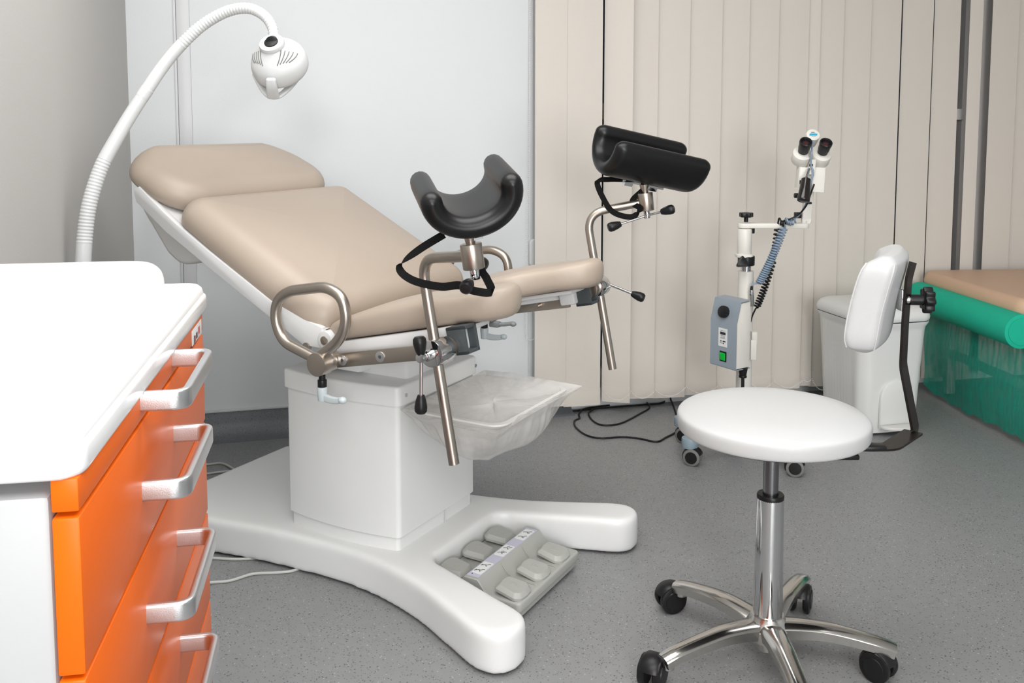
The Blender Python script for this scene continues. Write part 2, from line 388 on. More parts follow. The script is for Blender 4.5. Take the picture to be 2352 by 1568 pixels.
# window: aluminium mullions, transom, dark panes
win = struct('window_1', MB().box(((WX0 + WX1) / 2, .10, .12), (WX1 - WX0, .06, .06), .004).box(((WX0 + WX1) / 2, .10, HC - .15), (WX1 - WX0, .06, .06), .004), 'mullion', RM)
mb = MB()
for x, w_ in ((WX0 + .03, .07), (WX1 - .03, .07), ((onwall(2206, 300, -.005).x + onwall(2224, 300, -.005).x) / 2, .045), ((onwall(2245, 300, -.005).x + onwall(2268, 300, -.005).x) / 2, .052)): mb.box((x, .022 if .5 < x < 3 else .10, 1.36), (w_, .045, 2.46), .004)
mb.build('mullion', 'mullion', win, RM)
cq = [onwall(x, y, .004) for x, y in ((2196, 275), (2213, 250))]
MB().box(((cq[0].x + cq[1].x) / 2, -.002, (cq[0].z + cq[1].z) / 2), (cq[1].x - cq[0].x, .012, cq[1].z - cq[0].z), .001).build('window_catch', 'grey_l', win, RM)
mb = MB(); mb.box(((WX0 + 2.2) / 2, .08, 1.305), (2.2 - WX0, .05, .07), .004); mb.build('transom', 'sill', win, RM)
mb = MB(); mb.box(((WX0 + WX1) / 2, .115, 1.36), (WX1 - WX0 - .06, .006, 2.44)); mb.build('window_pane', 'glass', win, RM)

# ------------------------------------------------------------------ vertical blinds
rows = [(1229, 1302), (1297, 1383), (1387, 1453), (1449, 1510), (1506, 1582), (1578, 1655), (1651, 1717), (1712, 1784), (1779, 1852), (1850, 1878),
        (1872, 1931), (1926, 1993), (1989, 2061), (2064, 2134), (2136, 2196), (2217, 2247), (2268, 2329), (2329, 2400), (2400, 2475), (2476, 2550)]
def slat(i, x0, x1, label):
    dz = [.0, -.006, .0, .006, .0, .004, -.004, .002, .0, .008, .0, .0][i % 12]
    z0 = .050 + dz; y0, y1 = -.083, -.097
    if i in (0, 1): y0, y1 = -.092, -.097
    if i in (2,): y0, y1 = -.070, -.125
    p = onwall(x0, 300, -y0); q = onwall(x1, 300, -y1); w = q.x - p.x
    def f(u, v):
        t = u; bow = .0015 * math.sin(PI * t)
        return (p.x - 0 + t * (w + 0), y0 + (y1 - y0) * t - bow, z0 + v * 2.5)
    mb = MB(); mb.grid(f, 6, 40, thick=.0012)
    def hem(u, v):
        t = u; bow = .0015 * math.sin(PI * t)
        return (p.x + t * w, y0 + (y1 - y0) * t - bow - .0018 - .0010 * math.sin(PI * v), z0 - .001 + v * .068)
    o = mb.build('blind_slat', 'slat', None, RM, ang=60)
    h = MB().grid(hem, 4, 4, thick=.001).build('hem_pocket', 'slat', o, RM, ang=60)
    return tag(o, label, 'blind slat', 'vertical blind slats across the window')
lab = {0: 'leftmost cream blind slat, flat against the white wall edge',
       1: 'wide cream blind slat just left of the thin black gap by the far leg support',
       2: 'cream blind slat just right of the thin black gap, behind the far leg support pole',
       9: 'very narrow turned cream blind slat beside the binocular microscope column',
       12: 'cream blind slat left of a black gap above the stool backrest',
       13: 'cream blind slat between two black gaps above the stool backrest',
       14: 'cream blind slat left of the widest black window gap',
       15: 'narrow pinkish blind slat between two grey window posts',
       16: 'pinkish blind slat right of the grey window post above the couch'}
for i, (a, b) in enumerate(rows):
    if i > 17: continue
    l = lab.get(i)
    if l is None:
        l = ('cream blind slat between the far leg support and the white bin' if i < 12 else
             'blind slat cut by the right edge of the photo above the couch')
    slat(i, a, b, l)
# bead chain linking the bottoms
anch = [onwall(x, y, .115) for x, y in [(1386, 898), (1443, 894), (1498, 890), (1569, 882), (1643, 878), (1714, 871), (1769, 869), (1836, 866), (1855, 865), (1891, 885)]]
for p_ in anch: p_.y = -.150
mb = MB()
for a, b in zip(anch[:-1], anch[1:]):
    L_ = (b - a).length; n = max(4, int(L_ * 1.5 / .0075))
    for k in range(n):
        t = k / n; p = a.lerp(b, t); p.z -= .03 * math.sin(PI * t) ** .8 * min(1.2, L_ / .1); mb.ball(p, .0021, n=8)
tag(mb.build('bead_chain', 'bead', None, RM), 'white bead chain looping along the bottom hems of the blind slats', 'bead chain')
mb = MB(); pts = []
p0 = onwall(1222, -250, .03); p1 = onwall(1208, 770, .03)
n = int((p0.z - p1.z) / .0085)
for k in range(n + 1): t = k / n; mb.ball(p0.lerp(p1, t), .0023, n=8)
for k in range(13): a = PI + PI * k / 12; mb.ball((p1.x + .022 + .022 * math.cos(a), -.03, p1.z + .022 * math.sin(a)), .0023, n=8)
tag(mb.build('pull_chain', 'bead', None, RM), 'long white bead pull chain hanging beside the leftmost blind slat', 'blind chain')
p = onwall(1227, 549, .035); q = onwall(1227, 640, .035)
mb = MB(); mb.prism(rrect(.0195, .06, .019, 8), 0, .022, .006, 3, Matrix.Translation((p.x, -.012, p.z - .06)) @ Matrix.Rotation(R(90), 4, 'X'))
tag(mb.build('cord_weight', 'lampw', None, RM), 'flat rounded white plastic cord holder on the wall at the blind edge', 'cord holder')

# ------------------------------------------------------------------ gynaecological chair
chair = thing('examination_chair', 'beige upholstered gynaecological examination chair on a white pedestal', 'medical chair', (-.383, 2.684, 0), R(-29.5))
# spreading base
half = [(-.66, .30), (-.60, .318), (-.40, .288), (-.22, .258), (0, .244), (.12, .25), (.22, .268), (.34, .305), (.46, .36), (.555, .405), (.61, .415), (.648, .392), (.662, .35), (.652, .31), (.62, .285),
        (.54, .258), (.44, .222), (.35, .190), (.315, .178), (.29, .15)]
o1 = [(p.x, p.y) for p in cr([(x, y, 0) for x, y in half], 4)]
outl = o1 + [(x, -y) for x, y in reversed(o1)]
mb = MB(); mb.prism(outl, .006, .106, .022, 4, bot=False); mb.soft(.0065, 14, .5)
mb.build('base', 'chairw', chair)
# pedestal
def bulge(hx, hy, r, k):
    pts = []
    P = rrect(hx, hy, r, 6); N = 8; out = []
    for i in range(len(P)):
        a = Vector(P[i]); b = Vector(P[(i + 1) % len(P)]); m = N if (b - a).length > .05 else 1
        for j in range(m):
            c = a.lerp(b, j / m); x, y = c
            y += math.copysign(k * (1 - (x / hx) ** 2), y) if abs(y) > hy - r - 1e-6 else 0
            out.append((x + .005, y))
    return out
MB().prism(bulge(.190, .184, .010, .022), .10, .146, .001, 1).build('pedestal_plinth', 'chairw', chair)
MB().prism(bulge(.197, .190, .012, .022), .143, .512, .0015, 1).build('pedestal', 'chairw', chair)
cap = MB().prism(bulge(.204, .197, .014, .022), .508, .560, .008, 3, bot=False).build('pedestal_cap', 'chairw', chair)
for b in (-.165, .185): MB().cyl((.209, b, .532), (.2115, b, .532), .0055, 14).build('screw', 'satin', cap)
MB().box((.2026, .03, .122), (.002, .003, .04)).build('joint_strip', 'grey_l', chair)
# neck between pedestal and seat
mb = MB(); mb.box((.05, 0, .60), (.26, .24, .10), .012); mb.box((-.02, -.12, .62), (.16, .10, .10), .012); mb.box((.14, 0, .672), (.22, .36, .03), .008)
mb.build('lift_neck', 'chairw', chair)
# seat frame
TS = math.atan(.185)
def seatz(a): return .697 + .22 * (a - .11)
mb = MB()
for sg in (-1, 1):
    mb.box((0, 0, 0), (.38, .022, .038), .005, Matrix.Translation((.275, sg * .325, seatz(.275) - .018)) @ Matrix.Rotation(-math.atan(.22), 4, 'Y'))
mb.box((0, 0, 0), (.26, .62, .012), .004, Matrix.Translation((.21, 0, seatz(.21) - .012)) @ Matrix.Rotation(-math.atan(.2), 4, 'Y'))
for sg in (-1, 1):
    mb.cyl((.093, sg * .315, .704), (.093, sg * .352, .704), .024, 28, bev=.003)
    mb.box((.10, sg * .325, .678), (.05, .024, .04), .004)
    mb.box((0, 0, 0), (.05, .05, .055), .006, Matrix.Translation((.458, sg * .315, seatz(.458) - .026)) @ Matrix.Rotation(-math.atan(.22), 4, 'Y'))
    mb.box((0, 0, 0), (.34, .09, .012), .004, Matrix.Translation((.34, sg * .27, seatz(.34) - .010)) @ Matrix.Rotation(-math.atan(.22), 4, 'Y'))
sf = mb.build('seat_frame', 'frame', chair)
for sg in (-1, 1): MB().cyl((.093, sg * .34, .704), (.093, sg * .3545, .704), .0115, 22, bev=.001).build('hinge_pin', 'steel', sf)
MB().cyl((.03, -.34, .680), (.03, -.352, .680), .011, 22).build('hinge_pin', 'steel', sf)
# seat cushion: horseshoe with two lobes
sh = [(.065, -.20), (.07, -.30), (.11, -.335), (.22, -.342), (.36, -.340), (.46, -.335), (.535, -.318), (.582, -.280), (.592, -.235), (.572, -.188), (.515, -.155), (.44, -.138),
      (.385, -.112), (.358, -.065), (.35, 0)]
o1 = [(p.x, p.y) for p in cr([(x, y, 0) for x, y in sh], 4)]
outl = o1 + [(x, -y) for x, y in reversed(o1[:-1])]
mb = MB(); mb.prism(outl, 0, .075, .026, 4)
def seatdef(c):
    a, b, z = c; t = min(1, max(0, z / .075)); k = min(1, max(0, (a - .08) / .4))
    lob = math.exp(-((abs(b) - .24) / .09) ** 2)
    rise = t * (.022 * math.sin(PI * min(1, k * .9)) * (.55 + .45 * lob) + .006 * k)
    drop = -.010 * (1 - t) * max(0, (a - .49) / .1)
    pinch = 0
    if a > .38: b *= 1 - .0 * t
    return Vector((a + .02 * t * 0, b, seatz(a) + .002 + z * (.66 + .16 * k) + rise + drop))
mb.soft(.0075, 10, .5, seatdef)
mb.build('seat_cushion', 'skin', chair, ang=80)
# back: cushion frame and padding
TB = R(29.4)
BP = Matrix.Translation((-.037, 0, .689)) @ Matrix.Rotation(PI, 4, 'Z') @ Matrix.Rotation(-TB, 4, 'Y')     # along the back from the hinge
def backM(a0, z0, ang): # local x toward the head, y across, z normal
    return Matrix.Translation((a0, 0, z0)) @ Matrix.Rotation(PI, 4, 'Z') @ Matrix.Rotation(-ang, 4, 'Y')
def azb(pts, b): return [(onb(x, y, b).x, onb(x, y, b).z) for x, y in pts]
poly = azb([(742, 752), (625, 690), (479, 574), (406, 512), (370, 478), (345, 452), (322, 428), (311, 432), (310, 442), (316, 464), (382, 531), (473, 607), (622, 728), (700, 792), (745, 800)], -.342)
mb = MB()
Mp = Matrix.Rotation(R(90), 4, 'X')
for sg in (-1, 1):
    mb.prism(poly, -.009, .009, .003, 2, Matrix.Translation((0, sg * .338, 0)) @ Mp)
mb.prism([(a, z - .006) for a, z in poly[:7]] + [(a + .015, z + .02) for a, z in poly[9:13]], -.332, .332, .002, 1, Mp)
mb.build('back_frame', 'frame', chair)
MB().box((0, 0, 0), (.05, .5, .03), .004, BP @ Matrix.Translation((.505, 0, .048))).build('hinge_bar', 'black', chair)
mb = MB(); mb.pad(.303, .347, .060, .088, .066, .018, n=10, low=.12)
def backdef(c):
    x, y, z = c; t = max(0, z / .12)
    z += .012 * t * (1 - (y / .345) ** 2) + .022 * t * max(0, -x / .29)
    return Vector((x, y, z))
mb.warp(backdef); mb.build('back_cushion', 'skin', chair, BP @ Matrix.Translation((.214, 0, .052)), ang=80)
mb = MB(); mb.pad(.154, .346, .125, .082, .060, .020, n=12, low=.30)
def headdef(c):
    x, y, z = c; t = max(0, z / .11); z += .026 * t * max(0, (x + .03) / .13) * (1 - (abs(y) / .34) ** 2.5) + .004 * t * max(0, -x / .12)
    z -= .030 * t * max(0, x / .15) * min(1, abs(y) / .34) ** 3; y *= 1 - .07 * max(0, x / .15) ** 2; return Vector((x, y, z))
mb.warp(headdef); mb.build('head_cushion', 'skin', chair, BP @ Matrix.Translation((.512, 0, .056)) @ Matrix.Rotation(R(3), 4, 'Y') @ Matrix.Translation((.150, 0, 0)), ang=80)
cov = azb([(318, 460), (322, 480), (382, 583), (404, 603), (420, 610), (434, 608), (500, 596), (560, 600), (480, 560), (400, 500)], -.24)
mb = MB(); mb.prism(cov, -.24, .24, .008, 2, Mp); mb.soft(.008, 10, .5); mb.build('actuator_cover', 'grey_l', chair)
# side rails, grab handles
for sg in (-1, 1):
    tilt = Matrix.Translation((.26, sg * .356, .684)) @ Matrix.Rotation(-math.atan(.20), 4, 'Y')
    rail = MB().box((.01, 0, 0), (.34, .012, .036), .002, tilt).build('side_rail', 'steel', chair)
    for x in (-.102, .018):
        MB().cyl((x, sg * .006, 0), (x, sg * .0085, 0), .0135, 24, bev=.0008).build('bolt', 'satin', rail, tilt)
        MB().cyl((x, sg * .008, 0), (x, sg * .0090, 0), .0048, 6).build('bolt', 'darkgrey', rail, tilt)
    for x in (-.10, .08): MB().cyl((x, 0, 0), (x, -sg * .03, 0), .008, 12).build('spacer', 'steel', rail, tilt)
    hc = onb(725, 838, -.418)
    gh = MB().cyl((hc.x, sg * .350, hc.z), (hc.x, sg * .378, hc.z), .026, 32, bev=.001).cyl((hc.x, sg * .381, hc.z), (hc.x, sg * .418, hc.z), .0295, 40, bev=.0012).build('grab_handle', 'steel', chair)
    ring = [onb(x, y, -.398) for x, y in ((722, 822), (650, 784), (632, 735), (636, 690), (662, 668), (750, 658), (788, 682), (797, 740), (778, 784), (728, 822))]
    pts = fillet([(p.x, sg * .398, p.z) for p in ring], [0, .05, .04, .03, .035, .05, .05, .06, .05, 0], 8)
    MB().tube(pts, .0138, 18).build('grip_loop', 'steel', gh)
    cx_ = onb(740, 870, -.39).x; zz_ = hc.z
    lv = MB().cyl((cx_, sg * .39, zz_ - .024), (cx_, sg * .39, zz_ - .050), .0085, 18).cyl((cx_, sg * .39, zz_ - .044), (cx_, sg * .39, zz_ - .062), .0115, 20, bev=.001).build('clamp_collar', 'black', gh)
    mb = MB(); mb.cyl((cx_, sg * .39, zz_ - .062), (cx_, sg * .39, zz_ - .098), .0135, 22, r2=.0115, bev=.002)
    zl = zz_ - .087
    mb.sweep(rrect(.008, .005, .004, 4), cr([(cx_ + .002, sg * .39, zl), (cx_ + .026, sg * .392, zl - .003), (cx_ + .05, sg * .394, zl - .002), (cx_ + .066, sg * .396, zl + .002), (cx_ + .074, sg * .397, zl + .002)], 6), nrm=(0, 0, 1), scale=[1.35 - .35 * min(1, i / 14) for i in range(25)])
    mb.ball((cx_ + .069, sg * .396, zl + .002), .011, .010, .009)
    mb.build('clamp_lever', 'grey_lever', gh)
# position lever under the seat and accessory sockets
l0 = onb(1137, 744, 0); l1 = onb(1178, 744, .01)
mb = MB(); mb.box(tuple(l0), (.03, .02, .016), .004); mb.sweep(rrect(.005, .007, .004, 4), cr([l0, l0.lerp(l1, .5) - Vector((0, 0, .001)), l1 + Vector((0, 0, .002))], 5), nrm=(0, 0, 1)); mb.ball(tuple(l1), .010, .009, .007)
mb.box((l0.x - .06, 0, l0.z + .012), (.12, .03, .008), .002)
mb.build('position_lever', 'grey_lever_d', chair)
for sg in (-1, 1):
    Mx = Matrix.Translation((.500, sg * .338, .752)) @ Matrix.Rotation(-math.atan(.2), 4, 'Y')
    mb = MB(); t = .009; D = .050; Wd = .056; Hh = .066
    mb.box((0, Wd / 2 - t / 2, 0), (D, t, Hh), .002, Mx); mb.box((0, -Wd / 2 + t / 2, 0), (D, t, Hh), .002, Mx)
    mb.box((0, 0, Hh / 2 - t / 2), (D, Wd, t), .002, Mx); mb.box((0, 0, -Hh / 2 + t / 2), (D, Wd, t), .002, Mx)
    sk = mb.build('accessory_socket', 'darkgrey', chair)
    MB().box((-.012, 0, 0), (.03, Wd - .012, Hh - .012), .001, Mx).build('socket_insert', 'label', sk)
# leg supports (pole leaning back, arm, ball hub, padded cup)
def leg_support(sg, arm, hubp, C, A, Up, kk, Lc, lever_dir, knobs, strap, hd):
    pole = fillet([(.527, sg * .42, .484), (.444, sg * .42, .935 if sg < 0 else .965), tuple(hubp)], .055, 10)
    if sg < 0: pts = [(.527, -.42, .484), (.441, -.42, .948), tuple(hubp)]
    else: pts = [(.552, .42, .512), (.461, .42, .980), tuple(hubp)]
    ls = MB().tube(fillet(pts, .06, 10), .0125, 20).build('leg_support', 'steel', chair)
    d = (Vector(pts[0]) - Vector(pts[1])).normalized()
    t = ((.736 if sg < 0 else .762) - pts[0][2]) / d.z; cc = Vector(pts[0]) + d * t
    ax = Vector((0, sg, 0))
    cl = MB().cyl(cc - ax * .068, cc - ax * .038, .026, 32, bev=.002).build('rail_clamp', 'steel', ls)
    mb = MB(); mb.cyl(cc - ax * .036, cc + ax * .022, .031, 40, bev=.002); mb.cyl(cc + ax * .020, cc + ax * .045, .013, 24); mb.cyl(cc + ax * .043, cc + ax * .066, .0105, 24, bev=.001)
    mb.build('clamp_body', 'chrome', ls)
    e = cc + ax * .058; ld = Vector(lever_dir).normalized()
    kn = [(0, 0), (.008, 0), (.0115, .010), (.0145, .026), (.0140, .036), (.010, .041), (0, .042)]
    lv = MB().cyl(e - ld * .002, e + ld * .095, .0042, 14).build('clamp_lever', 'chrome', ls)
    MB().lathe(kn, 22, Matrix.Translation(e + ld * .085) @ ld.to_track_quat('Z', 'Y').to_matrix().to_4x4()).build('lever_knob', 'black', ls)
    if sg < 0:
        u2 = Vector((-.12, 0, 1)).normalized()
        MB().lathe([(r * 1.05, z) for r, z in kn], 22, Matrix.Translation(e + u2 * .006) @ u2.to_track_quat('Z', 'Y').to_matrix().to_4x4()).build('lever_knob', 'black', ls)
    # hub
    h = Vector(hubp); hd = Vector(hd).normalized(); 
    MB().cyl(h - hd * .027, h + hd * .027, .0235, 32, bev=.0015).build('ball_hub', 'steel', ls)
    MB().cyl(h + hd * .027, h + hd * .052, .010, 18, r2=.015).build('cup_stem', 'steel', ls)
    mb = MB(); mb.cyl(h - hd * .027, h - hd * .050, .010, 18, bev=.001)
    k0 = h - hd * .042
    for kv in knobs: mb.cyl(k0, k0 + Vector(kv), .0035, 12)
    mb.build('cup_screw', 'chrome', ls)
    for kv in knobs:
        v = Vector(kv); u = v.normalized()
        MB().lathe(kn, 22, Matrix.Translation(k0 + v - u * .006) @ u.to_track_quat('Z', 'Y').to_matrix().to_4x4()).build('cup_knob', 'black', ls)
    # cup: thick padded trough swept along A
    A = Vector(A).normalized(); Up = Vector(Up); Up = (Up - A * Up.dot(A)).normalized(); Sd = A.cross(Up)
    C = Vector(C); w_, dp, th = kk; hh_ = th / 2; rs_ = []
    NA = 30; e_ = hh_ * 1.25
    ss = [-.5 * Lc + e_ * (1 - math.cos(R(90 * q / 8))) for q in range(9)]; ss = ss + [-Lc * .25, 0, Lc * .25] + [-v for v in reversed(ss)]
    for s_ in ss:
        q = max(0, (abs(s_) - (Lc / 2 - e_)) / e_); h = hh_ * math.sqrt(max(0, 1 - q * q)) if q < .9999 else .0008
        h = max(h, .0008); A0 = .06 + (.10 if q > .5 else 0) * (q - .5); ring = []
        def cen(a): return Vector((-math.cos(a) * (w_ - hh_), -math.sin(a) * (dp - hh_)))
        def nr_(a): v = Vector((-math.cos(a) * (dp - hh_), -math.sin(a) * (w_ - hh_))); return v.normalized()
        a0, a1 = R(-4) + A0 * 0, PI + R(4)
        for i in range(NA + 1):
            a = a0 + (a1 - a0) * i / NA; p = cen(a) + nr_(a) * h; ring.append(p)
        for i in range(1, 8):
            t = PI * i / 8; c_ = cen(a1); n_ = nr_(a1); tg = Vector((n_.y, -n_.x)) ; tg = tg if tg.y > 0 else -tg; ring.append(c_ + n_ * h * math.cos(t) + tg * h * math.sin(t))
        for i in range(NA + 1):
            a = a1 + (a0 - a1) * i / NA; ring.append(cen(a) - nr_(a) * h)
        for i in range(1, 8):
            t = PI * i / 8; c_ = cen(a0); n_ = nr_(a0); tg = Vector((n_.y, -n_.x)); tg = tg if tg.y > 0 else -tg; ring.append(c_ - n_ * h * math.cos(t) + tg * h * math.sin(t))
        rs_.append([C + A * s_ + Sd * p.x + Up * p.y for p in ring])
    mb = MB(); mb.rings(rs_)
    cup = mb.build('knee_cup', 'leather', ls, ang=80)
    MB().sweep([(-.02, -.003), (.02, -.003), (.02, .003), (-.02, .003)], [C - Up * (dp + .002) - A * .07, C - Up * (dp + .002) + A * .07], nrm=Sd).sweep([(-.010, -.006), (.010, -.006), (.010, .006), (-.010, .006)], [C - Up * (dp + .012) - A * .055, C - Up * (dp + .012) - A * .028], nrm=Sd).sweep([(-.010, -.006), (.010, -.006), (.010, .006), (-.010, .006)], [C - Up * (dp + .012) + A * .028, C - Up * (dp + .012) + A * .055], nrm=Sd).build('cup_bracket', 'chrome', ls)
    # webbing strap
    sp = cr([tuple(p) for p in strap[0]], 8); nr = cr([tuple(p) for p in strap[1]], 8)
    MB().sweep([(-.0085, -.0009), (.0085, -.0009), (.0085, .0009), (-.0085, .0009)], sp, nrm=[Vector(v) for v in nr]).build('webbing_strap', 'webbing', ls)
    return ls
nh = onb(1085, 588, -.49); fh = onb(1483, 463, .49)
Bn = -.49
w3 = CHI.to_3x3()
def cdir(v): return w3 @ Vector(v)
# near cup
Cn = onb(1067, 424, -.49)
strap_n = ([onb(1020, 538, -.47), onb(960, 575, -.50), onb(918, 612, -.52), onb(945, 642, -.53), onb(1010, 658, -.53), onb(1055, 655, -.53), onb(1090, 668, -.52), onb(1128, 670, -.50), onb(1118, 640, -.47), onb(1104, 615, -.45), onb(1095, 560, -.45)],
           [(0, 0.3, 1), (0, .4, 1), (.2, .9, .6), (0, .5, 1), (0, .2, 1), (.3, .2, 1), (.3, .3, 1), (0, .8, .8), (.7, .4, .3), (1, .3, 0), (1, 0, 0)])
leg_support(-1, None, nh, Cn, cdir((-.20, .93, .16)), cdir((-.16, -.30, .93)), (.106, .089, .046), .24, (-.02, 0, -1), [cdir((-.010, -.045, -.008)), cdir((.008, .035, .010))], strap_n, cdir((-.13, -.02, .98)))
Cf = onb(1497, 347, .49)
strap_f = ([onb(1475, 412, .46), onb(1440, 412, .44), onb(1400, 412, .43), onb(1372, 418, .43), onb(1388, 460, .43), onb(1410, 488, .43), onb(1450, 498, .44), onb(1470, 480, .46), onb(1452, 462, .47), onb(1480, 432, .48), onb(1478, 412, .48)],
           [(.2, .2, 1), (0, .5, 1), (0, .6, .8), (.8, .3, .6), (1, .2, .4), (.7, .2, .7), (0, .2, 1), (.8, .2, .3), (1, .2, .3), (.9, .2, -.4), (.9, .2, 0)])
leg_support(1, None, fh, Cf, cdir((.90, .32, -.20)), cdir((.12, -.26, .95)), (.105, .100, .048), .315, cdir((.85, -.35, -.30)), [cdir((.045, -.02, .014)), cdir((-.085, -.01, -.026))], strap_f, cdir((-.10, 0, .98)))
# rinsing bowl on the pedestal
def bowlring(hx, hy, r, z, cx=.36, cy=.01): return [(cx + x, cy + y, z) for x, y in rrect(hx, hy, r, 6)]
mb = MB(); mb.rings([bowlring(.155, .20, .04, .497), bowlring(.155, .20, .04, .502), bowlring(.145, .19, .04, .503), bowlring(.130, .172, .08, .46), bowlring(.11, .15, .09, .425), bowlring(.08, .11, .08, .405), bowlring(.02, .03, .01, .40)], cap=False)
mb.rings([bowlring(.155, .20, .04, .497), bowlring(.134, .176, .08, .46), bowlring(.114, .154, .09, .422), bowlring(.083, .113, .08, .401), bowlring(.02, .03, .01, .396)], cap=False)
mb.box((.215, 0, .49), (.04, .16, .02), .003)
mb.build('drain_bowl', 'grey_l', chair)

# clear plastic bag over the bowl
def bagf(mb):
    nA, nR = 220, 40; rings_ = []
    rim = cr([(.216, -.205, .505), (.30, -.222, .500), (.42, -.225, .494), (.528, -.222, .493), (.538, -.10, .506), (.540, .06, .508), (.545, .232, .507), (.43, .225, .512), (.30, .232, .514), (.216, .225, .512), (.216, .06, .508), (.216, -.08, .505)], 1, True)
    # resample evenly
    P = [Vector(p) for p in rim]; seg = [(P[(i + 1) % len(P)] - P[i]).length for i in range(len(P))]; tot = sum(seg); pts = []
    for k in range(nA):
        d = tot * k / nA; i = 0
        while d > seg[i]: d -= seg[i]; i += 1
        pts.append(P[i].lerp(P[(i + 1) % len(P)], d / seg[i]))
    cx, cy = .375, .01
    for k in range(nA):
        pass
    for j in range(nR + 1):
        v = j / nR; row = []
        for k in range(nA):
            p = pts[k]; dx, dy = p.x - cx, p.y - cy; th = math.atan2(dy, dx); nz = noise.noise(Vector((math.cos(th) * 3.1, math.sin(th) * 3.1, .3)))
            wr = noise.noise(Vector((th * 9, v * 1.2, 0))); wr2 = noise.noise(Vector((th * 22, v * 2.5, 4)))
            ex, ey = .150 * math.cos(th), .200 * math.sin(th)
            fold = math.sin(th * 31 + 2 * wr) * .5 + math.sin(th * 17 + 1) * .5
            if v < .42:                       # membrane from the middle up to the rim
                s_ = v / .42; r = s_
                z = p.z - .016 * (1 - s_ ** 3) + wr * .0035 * s_ ** 2 + wr2 * .0022 * s_ ** 2 + .0018 * fold * s_ ** 4 + .005 * noise.noise(Vector((cx + dx * s_, cy + dy * s_, 0)) * 16)
                q = (cx + dx * r, cy + dy * r, z)
            else:
                s_ = (v - .42) / .58          # outside, hanging and gathered underneath
                w = min(1, s_ * 1.7) ** .8; bx, by = dx * (1 - w) + ex * w, dy * (1 - w) + ey * w
                if s_ < .22:
                    u = s_ / .22; z = p.z - .030 * u - .008 * max(0, nz) * u; k = 1 + .012 * math.sin(u * PI) - .03 * u + .014 * fold * u + .02 * wr * u
                else:
                    u = (s_ - .22) / .78; k = .97 * max(0, 1 - u ** 2.4) ** .55 + .01; k *= 1 + (.016 * fold + .03 * wr + .015 * wr2) * (1 - u)
                    z = p.z - .030 - .092 * math.sin(u * PI / 2) - .008 * max(0, nz)
                q = (cx + bx * k, cy + by * k, z)
            q = (max(q[0], .2135), q[1], q[2]); row.append(q)
        rings_.append(row)
    mb.rings(rings_, cap=False); return mb
tag(bagf(MB()).build('plastic_bag', 'film', None, CH, ang=50), 'translucent crinkled plastic bag stretched over the bowl below the chair seat', 'plastic bag')

# ------------------------------------------------------------------ foot control with six pedals
fc = thing('foot_control', 'grey foot control with six pedals between the chair base legs', 'foot pedal unit', (-.383, 2.684, 0), R(-29.5))
mb = MB(); mb.prism(rrect(.128, .168, .012, 5), .008, .030, .004, 2, Matrix.Translation((.432, -.008, 0)))
mb.prism(rrect(.134, .174, .014, 5), .024, .052, .006, 3, Matrix.Translation((.432, -.008, 0)))
mb.build('housing', 'pedal', fc)
prof = [(-.035, .045), (-.024, .080), (-.019, .084), (.019, .084), (.024, .080), (.042, .058), (.06, .050), (.06, .04), (-.035, .04)]
mb = MB(); mb.prism([(x, z) for x, z in prof], -.172, .172, .002, 1, Matrix.Translation((.418, -.006, 0)) @ Mp); rid = mb.build('centre_ridge', 'pedal', fc)
MB().box((.418, -.006, .0845), (.036, .325, .0012), .0).build('label_strip', 'lilac', fc)
def picto(cy, kind):
    MB().prism(rrect(.0150, .034, .004, 4), .0850, .0858, 0, 1, Matrix.Translation((.418, cy, 0))).build('picture_plate', 'label', fc)
    mb = MB(); z = .0861
    def ln(p): mb.sweep([(-.0007, -.0002), (.0007, -.0002), (.0007, .0002), (-.0007, .0002)], [(.418 + a, cy + b, z) for a, b in p], nrm=(0, 0, 1)) if False else [mb.sweep([(-.0008, -.0003), (.0008, -.0003), (.0008, .0003), (-.0008, .0003)], [(.418 + p[i][0], cy + p[i][1], z), (.418 + p[i + 1][0], cy + p[i + 1][1], z)], nrm=Vector((p[i][1] - p[i + 1][1], p[i + 1][0] - p[i][0], 0))) for i in range(len(p) - 1)]
    for s_ in (-1, 1):
        o = s_ * .016
        ln([(-.011, o - .004), (-.003, o + .001), (.003, o + .001), (.008, o + .008), (.0115, o + .008)])
        ln([(.000, o + .001), (.003, o - .005), (.006, o - .006)])
        if kind == 0: ln([(-.012, o - .007), (-.009, o - .003), (-.010, o + .001)])
        if kind == 1: ln([(-.004, o + .006), (-.001, o + .010), (.003, o + .010)])
        if kind == 2: ln([(.006, o - .006), (.009, o - .003)])
    mb.build('pictogram', 'ink', fc)
for cy, kd in ((-.118, 0), (-.003, 1), (.112, 2)): picto(cy, kd)
for cy in (-.157, -.150): MB().box((.418 + (cy + .1535) * 2.2, cy, .0853), (.0028, .0036, .0006)).build('indicator', 'ink', fc)
pout = [(-.038, -.032), (.024, -.040), (.038, -.027), (.041, .0), (.038, .027), (.024, .040), (-.038, .032), (-.043, 0)]
def pedalmesh():
    o_ = [(p.x, p.y) for p in fillet([(x, y, 0) for x, y in pout], .006, 3, True)]
    mb = MB(); mb.prism(o_, 0, .006, .0015, 1)
    rs = []
    for z, k in ((.005, 1.0), (.008, 1.0), (.0175, .82), (.0185, .79)): rs.append([(x * k, y * k, z) for x, y in o_])
    mb.rings(rs); return mb
first = None
